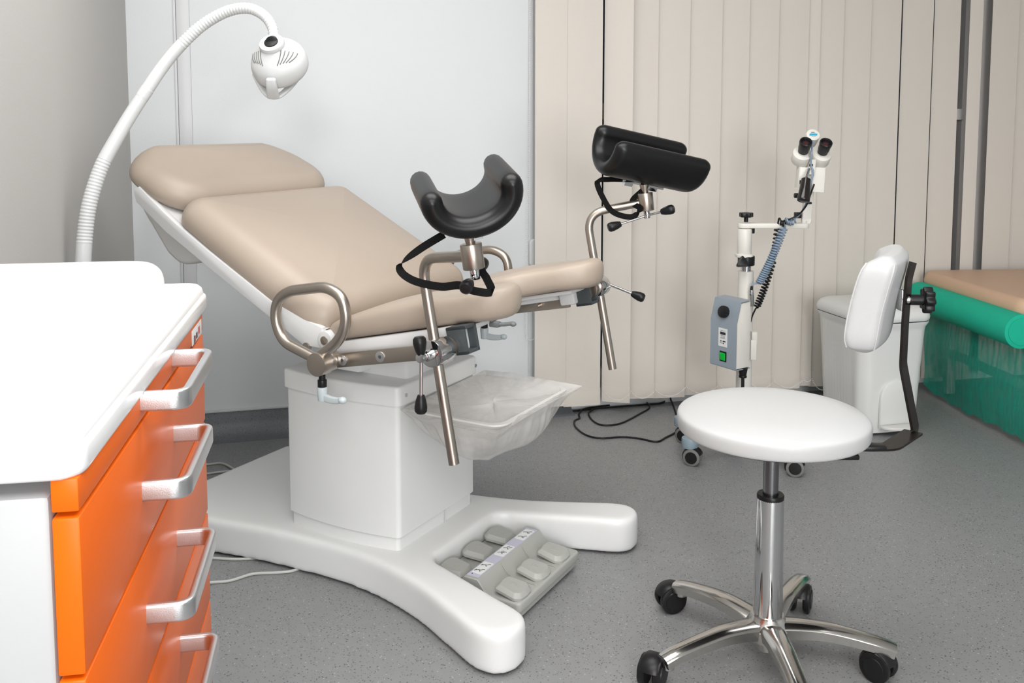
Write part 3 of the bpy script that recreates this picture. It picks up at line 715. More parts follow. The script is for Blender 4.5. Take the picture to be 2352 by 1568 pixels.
for ca, cb, fl in ((.337, .110, 1), (.335, -.006, 1), (.333, -.122, 1), (.520, .094, 0), (.520, -.022, 0), (.522, -.138, 0)):
    if first is None:
        first = pedalmesh().build('pedal', 'pedal', fc, ang=18); o = first
        tr = fillet([(-.010, -.009, .0187), (.012, 0, .0187), (-.010, .009, .0187)], .002, 3, True)
        MB().tube(tr, .0005, 6, closed=True).build('arrow_mark', 'pedal', first)
    else: o = dup(first, fc)
    o.location = (ca, cb, .058 if fl else .056); o.rotation_euler = (0, R(-6 if fl else 9), R(180 if fl else 0))
for cb in (-.065, .05):
    MB().tube(cr([(.445, cb, .0815), (.46, cb - .004, .068), (.478, cb - .008, .0575), (.50, cb - .01, .0535), (.548, cb - .01, .0535), (.566, cb - .01, .047)], 5), .0009, 6).build('seam_line', 'pedal', fc)

# ------------------------------------------------------------------ drawer cart
CT = Matrix.Translation((-.340, .712, 0)) @ Matrix.Rotation(R(10.2), 4, 'Z')        # x out of the drawer fronts, y along them
cart = thing('medical_cart', 'white medical drawer cart with bright orange drawer fronts in the left foreground', 'drawer cart', (-.340, .712, 0), R(10.2))
LF = .66
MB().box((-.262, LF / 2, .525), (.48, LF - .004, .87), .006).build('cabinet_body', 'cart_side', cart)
MB().box((-.008, LF / 2, .06), (.03, LF - .02, .05), .004).build('plinth', 'darkgrey', cart)
seams = [.974, .944, .810, .671, .533, .395, .257, .10]
for k in range(7):
    z1, z0 = seams[k], seams[k + 1]
    if k == 0: MB().box((-.0105, LF / 2, (z1 + z0) / 2 + .001), (.021, LF, z1 - z0 - .003), .002).build('top_rail', 'orange', cart); continue
    dr = MB().box((-.0105, LF / 2, (z1 + z0) / 2), (.021, LF, z1 - z0 - .004), .0022).build('drawer', 'orange', cart)
    zh = z1 - .0 + (-.0); zh = [.957, .878, .742, .606, .468, .33, .19][k] if k else 0
    zc = {1: .874, 2: .742, 3: .606, 4: .468, 5: .33, 6: .19}[k]
    hp = fillet([(0, .226, zc), (.043, .226, zc), (.043, .408, zc), (0, .408, zc)], .016, 8)
    MB().sweep([(y, x) for x, y in rrect(.0045, .0105, .003, 4)], hp, nrm=(0, 0, 1)).build('handle', 'satin', dr)
zc = .966
hp = fillet([(0, .226, zc - .004), (.043, .226, zc - .004), (.043, .408, zc - .004), (0, .408, zc - .004)], .016, 8)
# worktop tray
mb = MB()
oy0, oy1 = -.004, .698
mb.prism([(x - .258, y + (oy0 + oy1) / 2) for x, y in rrect(.262, (oy1 - oy0) / 2, .022, 6)], .972, 1.0, .007, 3)
rs = []
def orr(ins, z, r=.022): return [(x - .258, y + (oy0 + oy1) / 2, z) for x, y in rrect(.2585 - ins, (oy1 - oy0) / 2 - .003 - ins, max(r - ins * .3, .004), 6)]
rs = [orr(0, .985), orr(0, 1.000), orr(.002, 1.008), orr(.007, 1.013), orr(.013, 1.014), orr(.019, 1.011), orr(.026, 1.004), orr(.034, 1.002)]
mb.rings(rs)
wt = mb.build('worktop', 'cart_top', cart, ang=50)
mb = MB(); mb.prism([(x - .283, y + .626) for x, y in rrect(.235, .070, .055, 8)], .99, 1.052, .026, 6, bot=False); mb.soft(.006, 14, .5)
mb.build('raised_edge', 'cart_top', wt, ang=80)
# top drawer handle sits on the first tall drawer just under the rail
MB().sweep([(y, x) for x, y in rrect(.0045, .0105, .003, 4)], fillet([(0, .232, .9665), (.044, .232, .9665), (.044, .412, .9665), (0, .412, .9665)], .016, 8), nrm=(0, 0, 1)).build('handle', 'satin', cart)
st = MB().box((.0006, .60, .957), (.0012, .085, .021), .0004).build('sticker', 'label', cart)
mb = MB(); mb.box((.0014, .615, .957), (.0006, .012, .010)); mb.box((.0014, .583, .952), (.0006, .005, .008)); mb.build('sticker_print', 'red', st)
mb = MB(); mb.box((.0014, .574, .952), (.0006, .006, .012)); mb.box((.0014, .595, .954), (.0006, .010, .008)); mb.build('sticker_print', 'ink', st)

# ------------------------------------------------------------------ gooseneck examination lamp
YL = 2.55
lamp = thing('examination_lamp', 'white gooseneck examination lamp arching over the chair headrest', 'examination lamp', tuple(at(192, 605, YL - .12).xy) + (0,))
arm = [at(190, 660, YL - .12), at(191, 600, YL - .12), at(196, 530, YL - .11), at(207, 462, YL - .10), at(232, 385, YL - .08), at(262, 328, YL - .06), at(296, 270, YL - .04), at(338, 205, YL - .02), at(376, 150, YL),
       at(415, 104, YL + .01), at(465, 58, YL + .02), at(520, 27, YL + .02), at(568, 19, YL + .01), at(604, 34, YL), at(624, 60, YL - .01), at(630, 92, YL - .02)]
path = cr(arm, 22)
base_pt = arm[0]
n = len(path); sc = []
acc = 0; ds = [0]
for i in range(1, n): acc += (path[i] - path[i - 1]).length; ds.append(acc)
for i in range(n):
    k = i / (n - 1) * 15
    rb = 1.25 - .02 * k
    if k > 7.1: rb = 1.02 - .03 * (k - 7.1) / 7.9 * 4
    ribbed = (1.6 < k < 4.3) or (k > 9.2 and k < 14.6)
    sc.append(rb + (.045 * math.sin(ds[i] * 2 * PI / .0085) if ribbed else .0))
P2 = []; S2 = []
for i in range(n - 1):
    for q in range(3):
        t = q / 3; P2.append(path[i].lerp(path[i + 1], t)); d = ds[i] + (ds[i + 1] - ds[i]) * t; k = (i + t) / (n - 1) * 15
        rb = 1.30 - .03 * k
        if k > 7.0: rb = 1.09 - (k - 7.0) * .035
        if 6.7 < k <= 7.0: rb = 1.13
        ribbed = (1.6 < k < 4.3) or (9.0 < k < 14.5)
        S2.append(rb + (.035 * math.sin(d * 2 * PI / .009) if ribbed else 0))
MB().tube(P2, .0160, 24, scale=S2).build('gooseneck', 'lampw', lamp, world=True)
b0 = arm[0]
mb = MB(); mb.cyl((b0.x, b0.y, b0.z + .01), (b0.x, b0.y, .12), .019, 24); mb.cyl((b0.x, b0.y, b0.z - .02), (b0.x, b0.y, b0.z + .06), .0225, 24)
mb.build('stand_pole', 'lampw', lamp, world=True)
for k in range(5):
    a = R(20 + 72 * k); q = Vector((b0.x + .17 * math.cos(a), b0.y + .17 * math.sin(a), .065))
    lg = MB().sweep(rrect(.012, .010, .004, 3), [(b0.x, b0.y, .115), (b0.x + .09 * math.cos(a), b0.y + .09 * math.sin(a), .095), tuple(q)], nrm=(0, 0, 1)).build('leg', 'lampw', lamp, world=True)
    MB().cyl((q.x - .010, q.y, .026), (q.x + .010, q.y, .026), .026, 20, bev=.003).build('caster', 'black', lg, world=True)
# head: domed rear shell facing the viewer, pointing down to the chair
HC_ = at(640, 140, YL); f_dir = Vector((.10, .72, -.68)).normalized()     # direction the light shines
back_ = -f_dir
HM = Matrix.Translation(HC_) @ back_.to_track_quat('Z', 'Y').to_matrix().to_4x4()
prof = [(0, .062), (.018, .062), (.0295, .059), (.036, .052), (.047, .042), (.062, .028), (.073, .010), (.0765, -.010), (.075, -.026), (.070, -.034), (.062, -.036), (.0, -.036)]
mb = MB(); pp = cr([(r, 0, z) for r, z in prof], 5); mb.lathe([(max(0, p.x), p.z) for p in pp], 48)
hd_ = mb.build('lamp_head', 'lampw', lamp, HM, world=True, ang=50)
MB().lathe([(0, .056), (.0335, .054), (.0345, .0600), (.0320, .0665), (.0, .0668)], 36).build('mount_plate', 'lampw', hd_, HM, world=True)
ctop = HM @ Vector((0, 0, .066)); cdir_ = (arm[-1] - ctop)
MB().cyl(HM @ Vector((0, 0, .064)), HM @ Vector((0, 0, .070)), .0185, 28, bev=.001).cyl(HM @ Vector((0, 0, .068)), ctop.lerp(arm[-1], .55), .0150, 28, bev=.001).build('collar', 'black', hd_, world=True)
MB().tube(cr([arm[-2].lerp(arm[-1], .3), arm[-1], ctop], 6), .0118, 20).build('neck_end', 'lampw', hd_, world=True)
for sx in (-1, 1): MB().cyl(HM @ Vector((sx * .0255, .002, .066)), HM @ Vector((sx * .0255, .002, .0678)), .0026, 14).build('screw', 'satin', hd_, world=True)
# vents
def surf(r):
    best = min(((abs(p.x - r), p.z) for p in pp if p.z > -.02)); return best[1]
for sx in (-1, 1):
    for k in range(5):
        a0 = R(-52 + 0) ; pts = []
        for q in range(7):
            t = q / 6; x = sx * (.028 + .0085 * k - .008 * t * t * (1 + k * .2)); y = -.018 - .036 * t + .004 * k
            r = math.hypot(x, y); z = None
            # surface height by interpolation
            for u in range(len(pp) - 1):
                if pp[u].x <= r <= pp[u + 1].x and pp[u].z > -.02: z = pp[u].z + (pp[u + 1].z - pp[u].z) * (r - pp[u].x) / max(1e-6, pp[u + 1].x - pp[u].x)
            if z is not None: pts.append((x, y, z + .0002))
        if len(pts) > 2: MB().tube(pts, .0015, 8).build('vent_slot', 'rubber', hd_, HM, world=True)
# U handle below the head
mb = MB()
U = lambda x, y, z: HM @ Vector((x, y, z))
hx_ = at(626, 226, YL - .03); hp1 = at(623, 176, YL - .07); dn = Vector((0, 0, -1))
Lh = cr([at(586, 168, YL + .03), at(600, 196, YL + .02), at(616, 218, YL), at(632, 224, YL - .01), at(650, 214, YL), at(674, 190, YL + .02), at(696, 162, YL + .03)], 5)
mb.sweep([(y, x) for x, y in rrect(.012, .0045, .003, 3)], Lh, nrm=(.1, -.2, 1)); 
mb.sweep(rrect(.0135, .009, .005, 4), cr([at(622, 180, YL - .075), at(624, 200, YL - .062), at(628, 222, YL - .03)], 5), nrm=(1, 0, 0), scale=[.9 + .03 * i for i in range(11)])
mb.soft(.003, 4, .5)
mb.build('head_handle', 'lampw', hd_, world=True, ang=60)

# ------------------------------------------------------------------ swivel stool with back support
SX, SY = .594, 2.085
stool = thing('swivel_stool', 'white round swivel stool on a chrome five-star wheeled base with white back support', 'stool', (SX, SY, 0))
mb = MB(); prof = [(0, .553), (.18, .553), (.204, .5535), (.211, .556), (.2135, .562), (.2145, .574), (.2140, .584), (.2115, .5905), (.205, .595), (.190, .600), (.15, .6085), (.10, .6125), (.05, .6145), (0, .615)]
pq = cr([(r, 0, z) for r, z in prof], 3); mb.lathe([(max(0, p.x), p.z) for p in pq], 72); mb.build('seat', 'vinyl', stool, ang=60)
MB().lathe([(0, .545), (.185, .545), (.19, .549), (.19, .555), (0, .555)], 48).build('seat_plate', 'black', stool)
MB().cyl((0, 0, .40), (0, 0, .548), .0175, 32).build('gas_piston', 'piston', stool)
cs = MB().lathe([(0, .118), (.0325, .118), (.0335, .126), (.0305, .395), (.0, .395)], 48).build('column', 'chrome', stool)
MB().lathe([(.018, .394), (.0305, .394), (.0308, .402), (.029, .405), (.018, .405)], 40).build('column_collar', 'black', cs)
MB().lathe([(.0325, .118), (.037, .118), (.042, .108), (.054, .092), (.052, .066), (.024, .058), (.024, .035), (0, .035)], 40).build('hub', 'alu', stool)
def casterM(wr, wid, hoodm, rimm):
    mb = MB(); mb.cyl((0, 0, wr * 1.4), (0, 0, wr * 2.35), wr * .22, 14)
    mb.lathe([(wr * .2, -wid * .62), (wr * .98, -wid * .62), (wr * 1.12, -wid * .5), (wr * 1.12, wid * .5), (wr * .98, wid * .62), (wr * .2, wid * .62)], 20, Matrix.Translation((.012, 0, wr)) @ Matrix.Rotation(R(90), 4, 'X'), -60, 130)
    return mb
def caster(parent, x, y, rz, wr=.029, rim='darkgrey', top=.09):
    Mx = Matrix.Translation((x, y, 0)) @ Matrix.Rotation(rz, 4, 'Z')
    mb = MB(); mb.cyl((-.014, 0, wr), (-.014, 0, top), .0065, 14)
    mb.lathe([(.0, -.021), (wr * 1.0, -.021), (wr * 1.14, -.014), (wr * 1.16, 0), (wr * 1.14, .014), (wr * 1.0, .021), (.0, .021)], 24, Matrix.Translation((0, 0, wr)) @ Matrix.Rotation(R(90), 4, 'X'), 20, 200)
    c = mb.build('caster', 'black', parent, Mx)
    k_ = wr / .029
    for s_ in (-1, 1):
        m2 = MB(); m2.lathe([(0, -.008), (wr * .86, -.008), (wr * .97, -.005), (wr, 0), (wr * .97, .007), (wr * .8, .009), (0, .009)], 30, Matrix.Translation((0, s_ * .0175, wr)) @ Matrix.Rotation(R(-90) * s_, 4, 'X'))
        m2.build('wheel', rim, c, Mx)
        m3 = MB(); m3.lathe([(0, .0), (wr * .70, .0), (wr * .66, .0025), (0, .0035)], 28, Matrix.Translation((0, s_ * .0262, wr)) @ Matrix.Rotation(R(-90) * s_, 4, 'X'))
        m3.build('wheel_cap', 'black', c, Mx)
tipz = .086
tips = [atz(1842, 1322, tipz), atz(1562, 1338, tipz), atz(1532, 1504, tipz), atz(1852, 1612, tipz), atz(2046, 1480, tipz)]
wheels = [atz(1838, 1372, .034), atz(1540, 1371, .034), atz(1499, 1541, .034), atz(1880, 1650, .034), atz(2018, 1526, .034)]
cang = [R(-115), R(195), R(240), R(60), R(-48)]
for k in range(5):
    d = Vector((tips[k].x - SX, tips[k].y - SY)); RT = d.length; d.normalize(); ca, sa = d
    rr = [(.0, .088), (.035, .094), (.07, .0985), (.12, .1015), (.17, .098), (RT - .03, tipz + .002), (RT + .010, tipz - .008)]
    pts = cr([(r * ca, r * sa, z - .004) for r, z in rr], 5); N_ = len(pts)
    sc_ = [1.85 - .75 * (i / (N_ - 1)) ** .7 for i in range(N_)]
    prof = [(-.012, -.015), (-.012, .015), (.004, .018), (.010, .012), (.012, 0), (.010, -.012), (.004, -.018)]
    lg = MB().sweep(prof, pts, nrm=(0, 0, 1), scale=sc_).cyl(((RT - .004) * ca, (RT - .004) * sa, .054), ((RT - .004) * ca, (RT - .004) * sa, tipz), .0135, 22, bev=.002)
    lo = lg.build('leg', 'alu', stool, ang=50)
    caster(stool, wheels[k].x - SX, wheels[k].y - SY, cang[k], .035, 'black', .07)
# back support arm: flat black steel strip
def W2(p): return Vector(p)
a1 = Vector((.05, 0, .548)) + Vector((SX, SY, 0)); 
A_ = [Vector((SX + .06, SY - .02, .540)), atz(1985, 1027, .538), atz(2045, 1026, .538), atz(2098, 992, .538)]
for p in A_: p.z = .538
mb = MB(); mb.sweep([(-.0025, -.021), (.0025, -.021), (.0025, .021), (-.0025, .021)], fillet(A_, .015, 4), nrm=(0, 0, 1))
Yb = A_[-1].y
up_ = [A_[-1] + Vector((0, 0, -.0)), at(2102, 985, Yb), at(2074, 838, Yb + .005), at(2079, 740, Yb + .01), at(2083, 690, Yb + .01), at(2087, 640, Yb + .01), at(2097, 602, Yb + .012)]
mb.sweep([(-.003, -.021), (.003, -.021), (.003, .021), (-.003, .021)], fillet(up_, .012, 4), nrm=(1, -.8, 0))
mb.build('support_arm', 'blackm', stool, world=True)
mb = MB(); mb.box((SX + .21 - .02, SY - .095, .548), (.06, .03, .012), .004); mb.box((atz(1945, 1048, .54)).to_tuple(), (.05, .02, .012), .004)
mb.build('tension_lever', 'black', stool, world=True)
# kidney pad
def padf(u, v, side): pass
PC = at(2030, 690, Yb + .02); Hp = .225; Wp = .31; Tp = .076
mb = MB(); rs = []
nV = 15
for i in range(nV + 1):
    v = i / nV; z = PC.z - Hp / 2 + Hp * v; e = abs(2 * v - 1); shrink = max(0, 1 - e ** 7) ** .5 * .03 - .03
    ring = []
    out = rrect(Wp / 2, Tp / 2, .020, 5)
    dense = []
    for j in range(len(out)):
        a_ = Vector(out[j]); b_ = Vector(out[(j + 1) % len(out)]); m_ = 10 if (b_ - a_).length > .08 else 1
        for q in range(m_): dense.append(a_.lerp(b_, q / m_))
    for d in dense:
        s_ = d.x * (1 + shrink * 1.2 / (Wp / 2)); t_ = d.y * (1 + shrink * .9 / (Tp / 2))
        cap_ = .035 * math.cos(PI * min(1, abs(s_) / (Wp / 2)) ) * 0
        bend = .75 * s_ * s_                    # ends curve toward the sitter (-x)
        lean = .042 * v ** 1.7
        zz = z - .030 * (1 if v > .5 else -1) * 0 + (.016 * (1 - (abs(s_) / (Wp / 2)) ** 2) * (-1 if v > .85 else 0)) * 0
        ux, uy = t_ - bend + lean - .024, s_ + .05; ph = R(27)
        ring.append(Vector((PC.x + ux * math.cos(ph) + uy * math.sin(ph), PC.y - ux * math.sin(ph) + uy * math.cos(ph), zz)))
    rs.append(ring)
idx = [min(range(len(dense)), key=lambda q: (dense[q] - Vector(c_)).length) for c_ in ((-Wp / 2 + .006, -Tp / 2 + .006), (-Wp / 2 + .006, Tp / 2 - .006))]
mb.rings(rs); mb.soft(.005, 6, .5)
def wrinkle(c):
    return c
bp_ = mb.build('back_pad', 'vinyl', stool, world=True, ang=80)
for q in idx: MB().tube([rg[q] for rg in rs[1:-1]], .0022, 8).build('piping', 'vinyl', bp_, world=True)
k0 = at(2084, 688, Yb + .01)
kx = Vector((1, -.10, .0)).normalized()
mb = MB(); mb.cyl(k0 - kx * .012, k0 + kx * .005, .009, 20); mb.box(tuple(k0 - kx * .016), (.006, .03, .05), .002); mb.build('pad_mount', 'chrome', bp_, world=True)
mb = MB(); mb.cyl(k0 + kx * .005, k0 + kx * .038, .0125, 24); kq = kx.to_track_quat('Z', 'Y').to_matrix().to_4x4()
lobes = [((.0275 + .0035 * math.cos(8 * 2 * PI * i / 96)) * math.cos(2 * PI * i / 96), (.0275 + .0035 * math.cos(8 * 2 * PI * i / 96)) * math.sin(2 * PI * i / 96)) for i in range(96)]
mb.prism(lobes, 0, .022, .004, 2, Matrix.Translation(k0 + kx * .034) @ kq); mb.build('star_knob', 'black', stool, world=True)
# stitched piping on the near end of the pad
# ------------------------------------------------------------------ colposcope on its wheeled stand
YC = 3.45
cp = at(1708, 700, YC); colp = thing('colposcope', 'white binocular colposcope on a wheeled stand with a blue-grey control box', 'colposcope', (cp.x + .005, YC, 0))
X0 = cp.x + .006
MB().cyl((X0, YC, .10), (X0, YC, at(1708, 622, YC).z), .0285, 32).build('stand_pole', 'cream', colp, world=True)
zt = at(1708, 622, YC).z
mb = MB(); mb.cyl((X0, YC, zt - .005), (X0, YC, zt + .07), .0185, 28); inn = mb.build('telescopic_rod', 'chrome', colp, world=True)
mb = MB(); zc_ = at(1708, 598, YC).z; mb.cyl((X0, YC, zc_ - .018), (X0, YC, zc_ + .018), .031, 32, bev=.003)
mb.prism([(p.x, p.y) for p in fillet([(.03 * math.cos(R(90 + 120 * i)) , .03 * math.sin(R(90 + 120 * i)), 0) for i in range(3)], .014, 6, True)], -.012, .012, .004, 2, Matrix.Translation((X0 - .028, YC - .055, zc_)) @ Matrix.Rotation(R(70), 4, 'X'))
mb.cyl((X0 - .01, YC - .02, zc_), (X0 - .026, YC - .05, zc_), .010, 16); mb.build('height_clamp', 'black', colp, world=True)
za = at(1700, 517, YC).z
mb = MB(); mb.cyl((X0 - .008, YC, zt + .062), (X0 - .008, YC, za - .012), .0265, 32, bev=.003); mb.cyl((X0 - .006, YC, zt + .045), (X0 - .006, YC, zt + .07), .0225, 28)
mb.prism(rrect(.031, .030, .02, 6), -.006, .006, .002, 1, Matrix.Translation((X0 - .008, YC, zt + .058)))
mb.build('pivot_block', 'cream', colp, world=True)
pR = at(1850, 518, YC); Lx = pR.x + .012 - (X0 - .034)
mb = MB(); mb.prism([(x + (X0 - .034) + Lx / 2, y + YC) for x, y in rrect(Lx / 2, .020, .019, 8)], za - .010, za + .008, .002, 2)
mb.build('swing_arm', 'cream', colp, world=True)
kz = za + .012
mb = MB(); mb.cyl((X0 - .004, YC, kz), (X0 - .004, YC, kz + .022), .008, 18)
mb.prism([((.024 + .0025 * math.cos(5 * 2 * PI * i / 60)) * math.cos(2 * PI * i / 60), (.024 + .0025 * math.cos(5 * 2 * PI * i / 60)) * math.sin(2 * PI * i / 60)) for i in range(60)], 0, .017, .003, 2, Matrix.Translation((X0 - .004, YC, kz + .018)))
mb.build('pivot_knob', 'black', colp, world=True)
MB().cyl((X0 + .018, YC, za - .03), (X0 + .018, YC, za - .010), .011, 18).build('lock_screw', 'black', colp, world=True)
# upright to the optics
u0 = at(1851, 512, YC); u1 = at(1866, 350, YC - .03)
mb = MB(); mb.sweep(rrect(.017, .010, .004, 4), [u0, u1], nrm=(1, 0, 0)); mb.cyl((u0.x, u0.y - .012, u0.z + .012), (u0.x, u0.y + .012, u0.z + .012), .016, 20)
mb.build('optics_upright', 'cream', colp, world=True)
MB().cyl((u0.x - .002, YC - .014, u0.z + .005), (u0.x - .002, YC - .010, u0.z + .005), .003, 10).build('screw', 'steel', colp, world=True)
hb = MB()
for x0, sx in ((1846, -1), (1877, 1)):
    a_ = at(x0 + 2, 384, YC - .04); b_ = at(x0 - 3 + (1 if sx > 0 else 0), 432 if sx < 0 else 440, YC - .04)
    hb.sweep(rrect(.024, .022, .006, 4), [a_, b_], nrm=(1, 0, 0))
a_ = at(1863, 366, YC - .05); b_ = at(1860, 400, YC - .05); hb.sweep(rrect(.011, .026, .003, 3), [a_, b_], nrm=(1, 0, 0))
hb.build('optics_housing', 'cream', colp, world=True)
# two binocular tubes
for ex, ey, bx, by in ((1838, 331, 1842, 356), (1886, 333, 1886, 358)):
    pb = at(bx, by, YC - .05); axd = Vector((-.03 if ex < 1860 else .0, -.62, .60)).normalized()
    bb = MB().cyl(pb + axd * .012, pb - axd * .030, .0345, 36, bev=.004).build('prism_housing', 'cream', colp, world=True)
    pe = pb + axd * .012
    ep = MB().cyl(pe, pe + axd * .012, .018, 28).build('eyepiece_base', 'cream', bb, world=True)
    mq = Matrix.Translation(pe + axd * .008) @ axd.to_track_quat('Z', 'Y').to_matrix().to_4x4()
    MB().lathe([(.0, .0), (.0185, .0), (.0190, .012), (.0205, .016), (.0210, .038), (.0225, .042), (.0225, .052), (.0195, .055), (.0165, .052), (.014, .044), (0, .044)], 32, mq).build('eyepiece', 'black', bb, world=True)
    MB().lathe([(0, .0455), (.006, .0452), (.0095, .0442)], 24, mq).build('eyepiece_lens', 'lens', bb, world=True)
# top lamp housing with label
pt = at(1868, 309, YC - .03); axd = Vector((.0, -.62, .45)).normalized()
lh = MB().cyl(pt - axd * .05, pt, .0245, 36, bev=.002).build('light_housing', 'cream', colp, world=True)
mq = Matrix.Translation(pt) @ axd.to_track_quat('Z', 'Y').to_matrix().to_4x4()
MB().prism([(p.x, p.y) for p in fillet([(-.015, -.005, 0), (.013, -.005, 0), (.016, .004, 0), (-.013, .004, 0)], .001, 2, True)], .0002, .0006, 0, 1, mq).build('label_band', 'cyan', lh, world=True)
mb = MB(); mb.box((0, .0105, .0004), (.012, .002, .0004), 0, mq); mb.box((0, .0065, .0004), (.018, .001, .0004), 0, mq); mb.box((0, -.0085, .0004), (.016, .001, .0004), 0, mq); mb.build('label_print', 'ink', lh, world=True)
# positioning handle
h0 = at(1858, 388, YC - .075); h1 = at(1852, 408, YC - .10); h2 = at(1845, 462, YC - .135)
hh = MB().cyl(h0, h1, .0052, 16).build('positioning_handle', 'chrome', colp, world=True)
dv = (h2 - h1).normalized(); L_ = (h2 - h1).length
MB().lathe([(0, 0), (.009, 0), (.0165, .006), (.019, L_ * .5), (.0225, L_ * .93), (.0215, L_ - .002), (0, L_)], 28, Matrix.Translation(h1) @ dv.to_track_quat('Z', 'Y').to_matrix().to_4x4()).build('handle_grip', 'handleb', hh, world=True)
mb = MB(); q = at(1829, 449, YC - .03); mb.cyl(q - Vector((.008, 0, 0)), q + Vector((.02, 0, 0)), .009, 20, bev=.002)
q = at(1832, 494, YC); mb.box((q.x, q.y, q.z), (.024, .02, .022), .003); q = at(1838, 418, YC - .06); mb.box((q.x, q.y, q.z), (.006, .01, .014), .001, )
q = at(1859, 466, YC - .04); mb.box((q.x, q.y, q.z), (.016, .008, .008), .001)
q = at(1863, 379, YC - .075); mb.cyl(q - Vector((0, 0, .004)), q + Vector((0, 0, .004)), .0065, 16)
mb.build('lock_knob', 'black', colp, world=True)
# control box
def cbp(x, y, Y): return at(x, y, Y)
Yf = YC - .13
BL, BR = at(1632, 830, 3.42), at(1692, 850, 3.31)
fx = (BR - BL); fx.z = 0; wid = .130; fx.normalize()
nx = Vector((fx.y, -fx.x, 0))      # outward normal, toward the viewer
zb, zm, ztp = at(1692, 850, 3.31).z, at(1695, 745, 3.31).z, at(1706, 697, 3.32).z
O3 = Vector((BR.x, BR.y, zb))
# side profile (depth d behind the front, height)
zt1 = at(1724, 686, Yf + .06).z
pf = [(0, 0), (0, zm - zb), (-.020 + .0, ztp - zb + .0), (-.068, ztp - zb + .004), (-.070, 0)]
BM = Matrix(((-fx.x, nx.x, 0, O3.x), (-fx.y, nx.y, 0, O3.y), (0, 0, 1, O3.z), (0, 0, 0, 1)))
# BM: local x = leftwards along the face, y = outward, z = up
def prof_box(x0, x1, pf_, bev=.001):
    b = bmesh.new(); A = [b.verts.new((x0, d, z)) for d, z in pf_]; B = [b.verts.new((x1, d, z)) for d, z in pf_]
    b.faces.new(A); b.faces.new(B[::-1])
    for i in range(len(pf_)): j = (i + 1) % len(pf_); b.faces.new((A[i], B[i], B[j], A[j]))
    bmesh.ops.recalc_face_normals(b, faces=b.faces)
    if bev: bmesh.ops.bevel(b, geom=b.edges[:], offset=bev, segments=2, affect='EDGES', profile=.5)
    return MB().add(b)
box_o = prof_box(.003, .127, [(d * .97 - .001, z * .985 + .002) for d, z in pf]).build('control_box', 'cream', colp, BM, world=True)
sh_ = bmesh.new()
t = .0022
pfo = [(0.0, 0), (0, zm - zb), (-.020, ztp - zb), (-.068, ztp - zb + .004)]
A = [sh_.verts.new((0, d + t, z + (0 if i < 2 else t))) for i, (d, z) in enumerate(pfo)]; B = [sh_.verts.new((wid, d + t, z + (0 if i < 2 else t))) for i, (d, z) in enumerate(pfo)]
A0 = sh_.verts.new((0, -.070, -.001)); B0 = sh_.verts.new((wid, -.070, -.001)); A1 = sh_.verts.new((0, t, -.001)); B1 = sh_.verts.new((wid, t, -.001))
for i in range(3): sh_.faces.new((A[i], B[i], B[i + 1], A[i + 1]))
sh_.faces.new((A0, A1, B1, B0))
bmesh.ops.recalc_face_normals(sh_, faces=sh_.faces); bmesh.ops.solidify(sh_, geom=sh_.faces[:], thickness=-.002)
MB().add(sh_).build('front_shell', 'bluegrey', box_o, BM, world=True)
ks = math.atan2(.020, ztp - zm)
KM = BM @ Matrix.Translation((.066, -.0085 + .003, (zm + ztp) / 2 - zb - .004)) @ Matrix.Rotation(R(-90) + ks, 4, 'X')
kn_ = [((.0215 + .0008 * math.cos(16 * 2 * PI * i / 96)) * math.cos(2 * PI * i / 96), (.0215 + .0008 * math.cos(16 * 2 * PI * i / 96)) * math.sin(2 * PI * i / 96)) for i in range(96)]
MB().prism(kn_, .001, .019, .002, 2, KM).build('dimmer_knob', 'black', box_o, world=True)
arc = [(.0275 * math.cos(R(a)), .0275 * math.sin(R(a)), .0005) for a in range(-118, -38, 6)]
MB().sweep([(-.0018, -.0003), (.0018, -.0003), (.0018, .0003), (-.0018, .0003)], arc, nrm=[Vector((x, y, 0)) for x, y, _ in arc], Mx=KM).build('scale_mark', 'ink', box_o, world=True)
MB().tube([(.001 + .0045 * math.cos(R(a)), -.038 + .0045 * math.sin(R(a)), .0005) for a in range(0, 360, 20)], .0005, 6, closed=True, Mx=KM).build('scale_mark', 'ink', box_o, world=True)
LMx = BM @ Matrix.Translation((.046, .0026, .105)) @ Matrix.Rotation(R(-90), 4, 'X') @ Matrix.Rotation(PI, 4, 'Z') @ Matrix.Rotation(PI, 4, 'Y')
LMx = BM @ Matrix(((-1, 0, 0, .066), (0, 0, 1, .0050), (0, 1, 0, .108), (0, 0, 0, 1)))
ml = MB().box((0, 0, 0), (.044, .068, .0005), 0, LMx).build('rating_label', 'label', box_o, world=True)
mb = MB(); mb.box((0, .015, .0005), (.027, .010, .0004), 0, LMx)
for yy, ww in ((.025, .024), (.006, .022), (.001, .020), (-.003, .024)): mb.box((0, yy, .0005), (ww, .0012, .0004), 0, LMx)
mb.box((-.009, -.014, .0005), (.006, .004, .0004), 0, LMx); mb.box((.007, -.014, .0005), (.014, .004, .0004), 0, LMx); mb.cyl(LMx @ Vector((.003, -.0215, .0003)), LMx @ Vector((.003, -.0215, .0007)), .0028, 14)
mb.build('label_print', 'ink', ml, world=True)
textmesh('CE', .008, 'ink', ml, root_mx(ml).inverted() @ LMx @ Matrix.Translation((-.010, -.021, .0005)))
SMx = BM @ Matrix(((-1, 0, 0, .064), (0, 0, 1, .0028), (0, 1, 0, .038), (0, 0, 0, 1)))
sw = MB().box((0, 0, .0005), (.034, .038, .004), .001, SMx).build('power_switch', 'black', box_o, world=True)
MB().box((0, 0, .004), (.024, .028, .006), .002, SMx @ Matrix.Rotation(R(6), 4, 'X')).build('rocker', 'switch', sw, world=True)
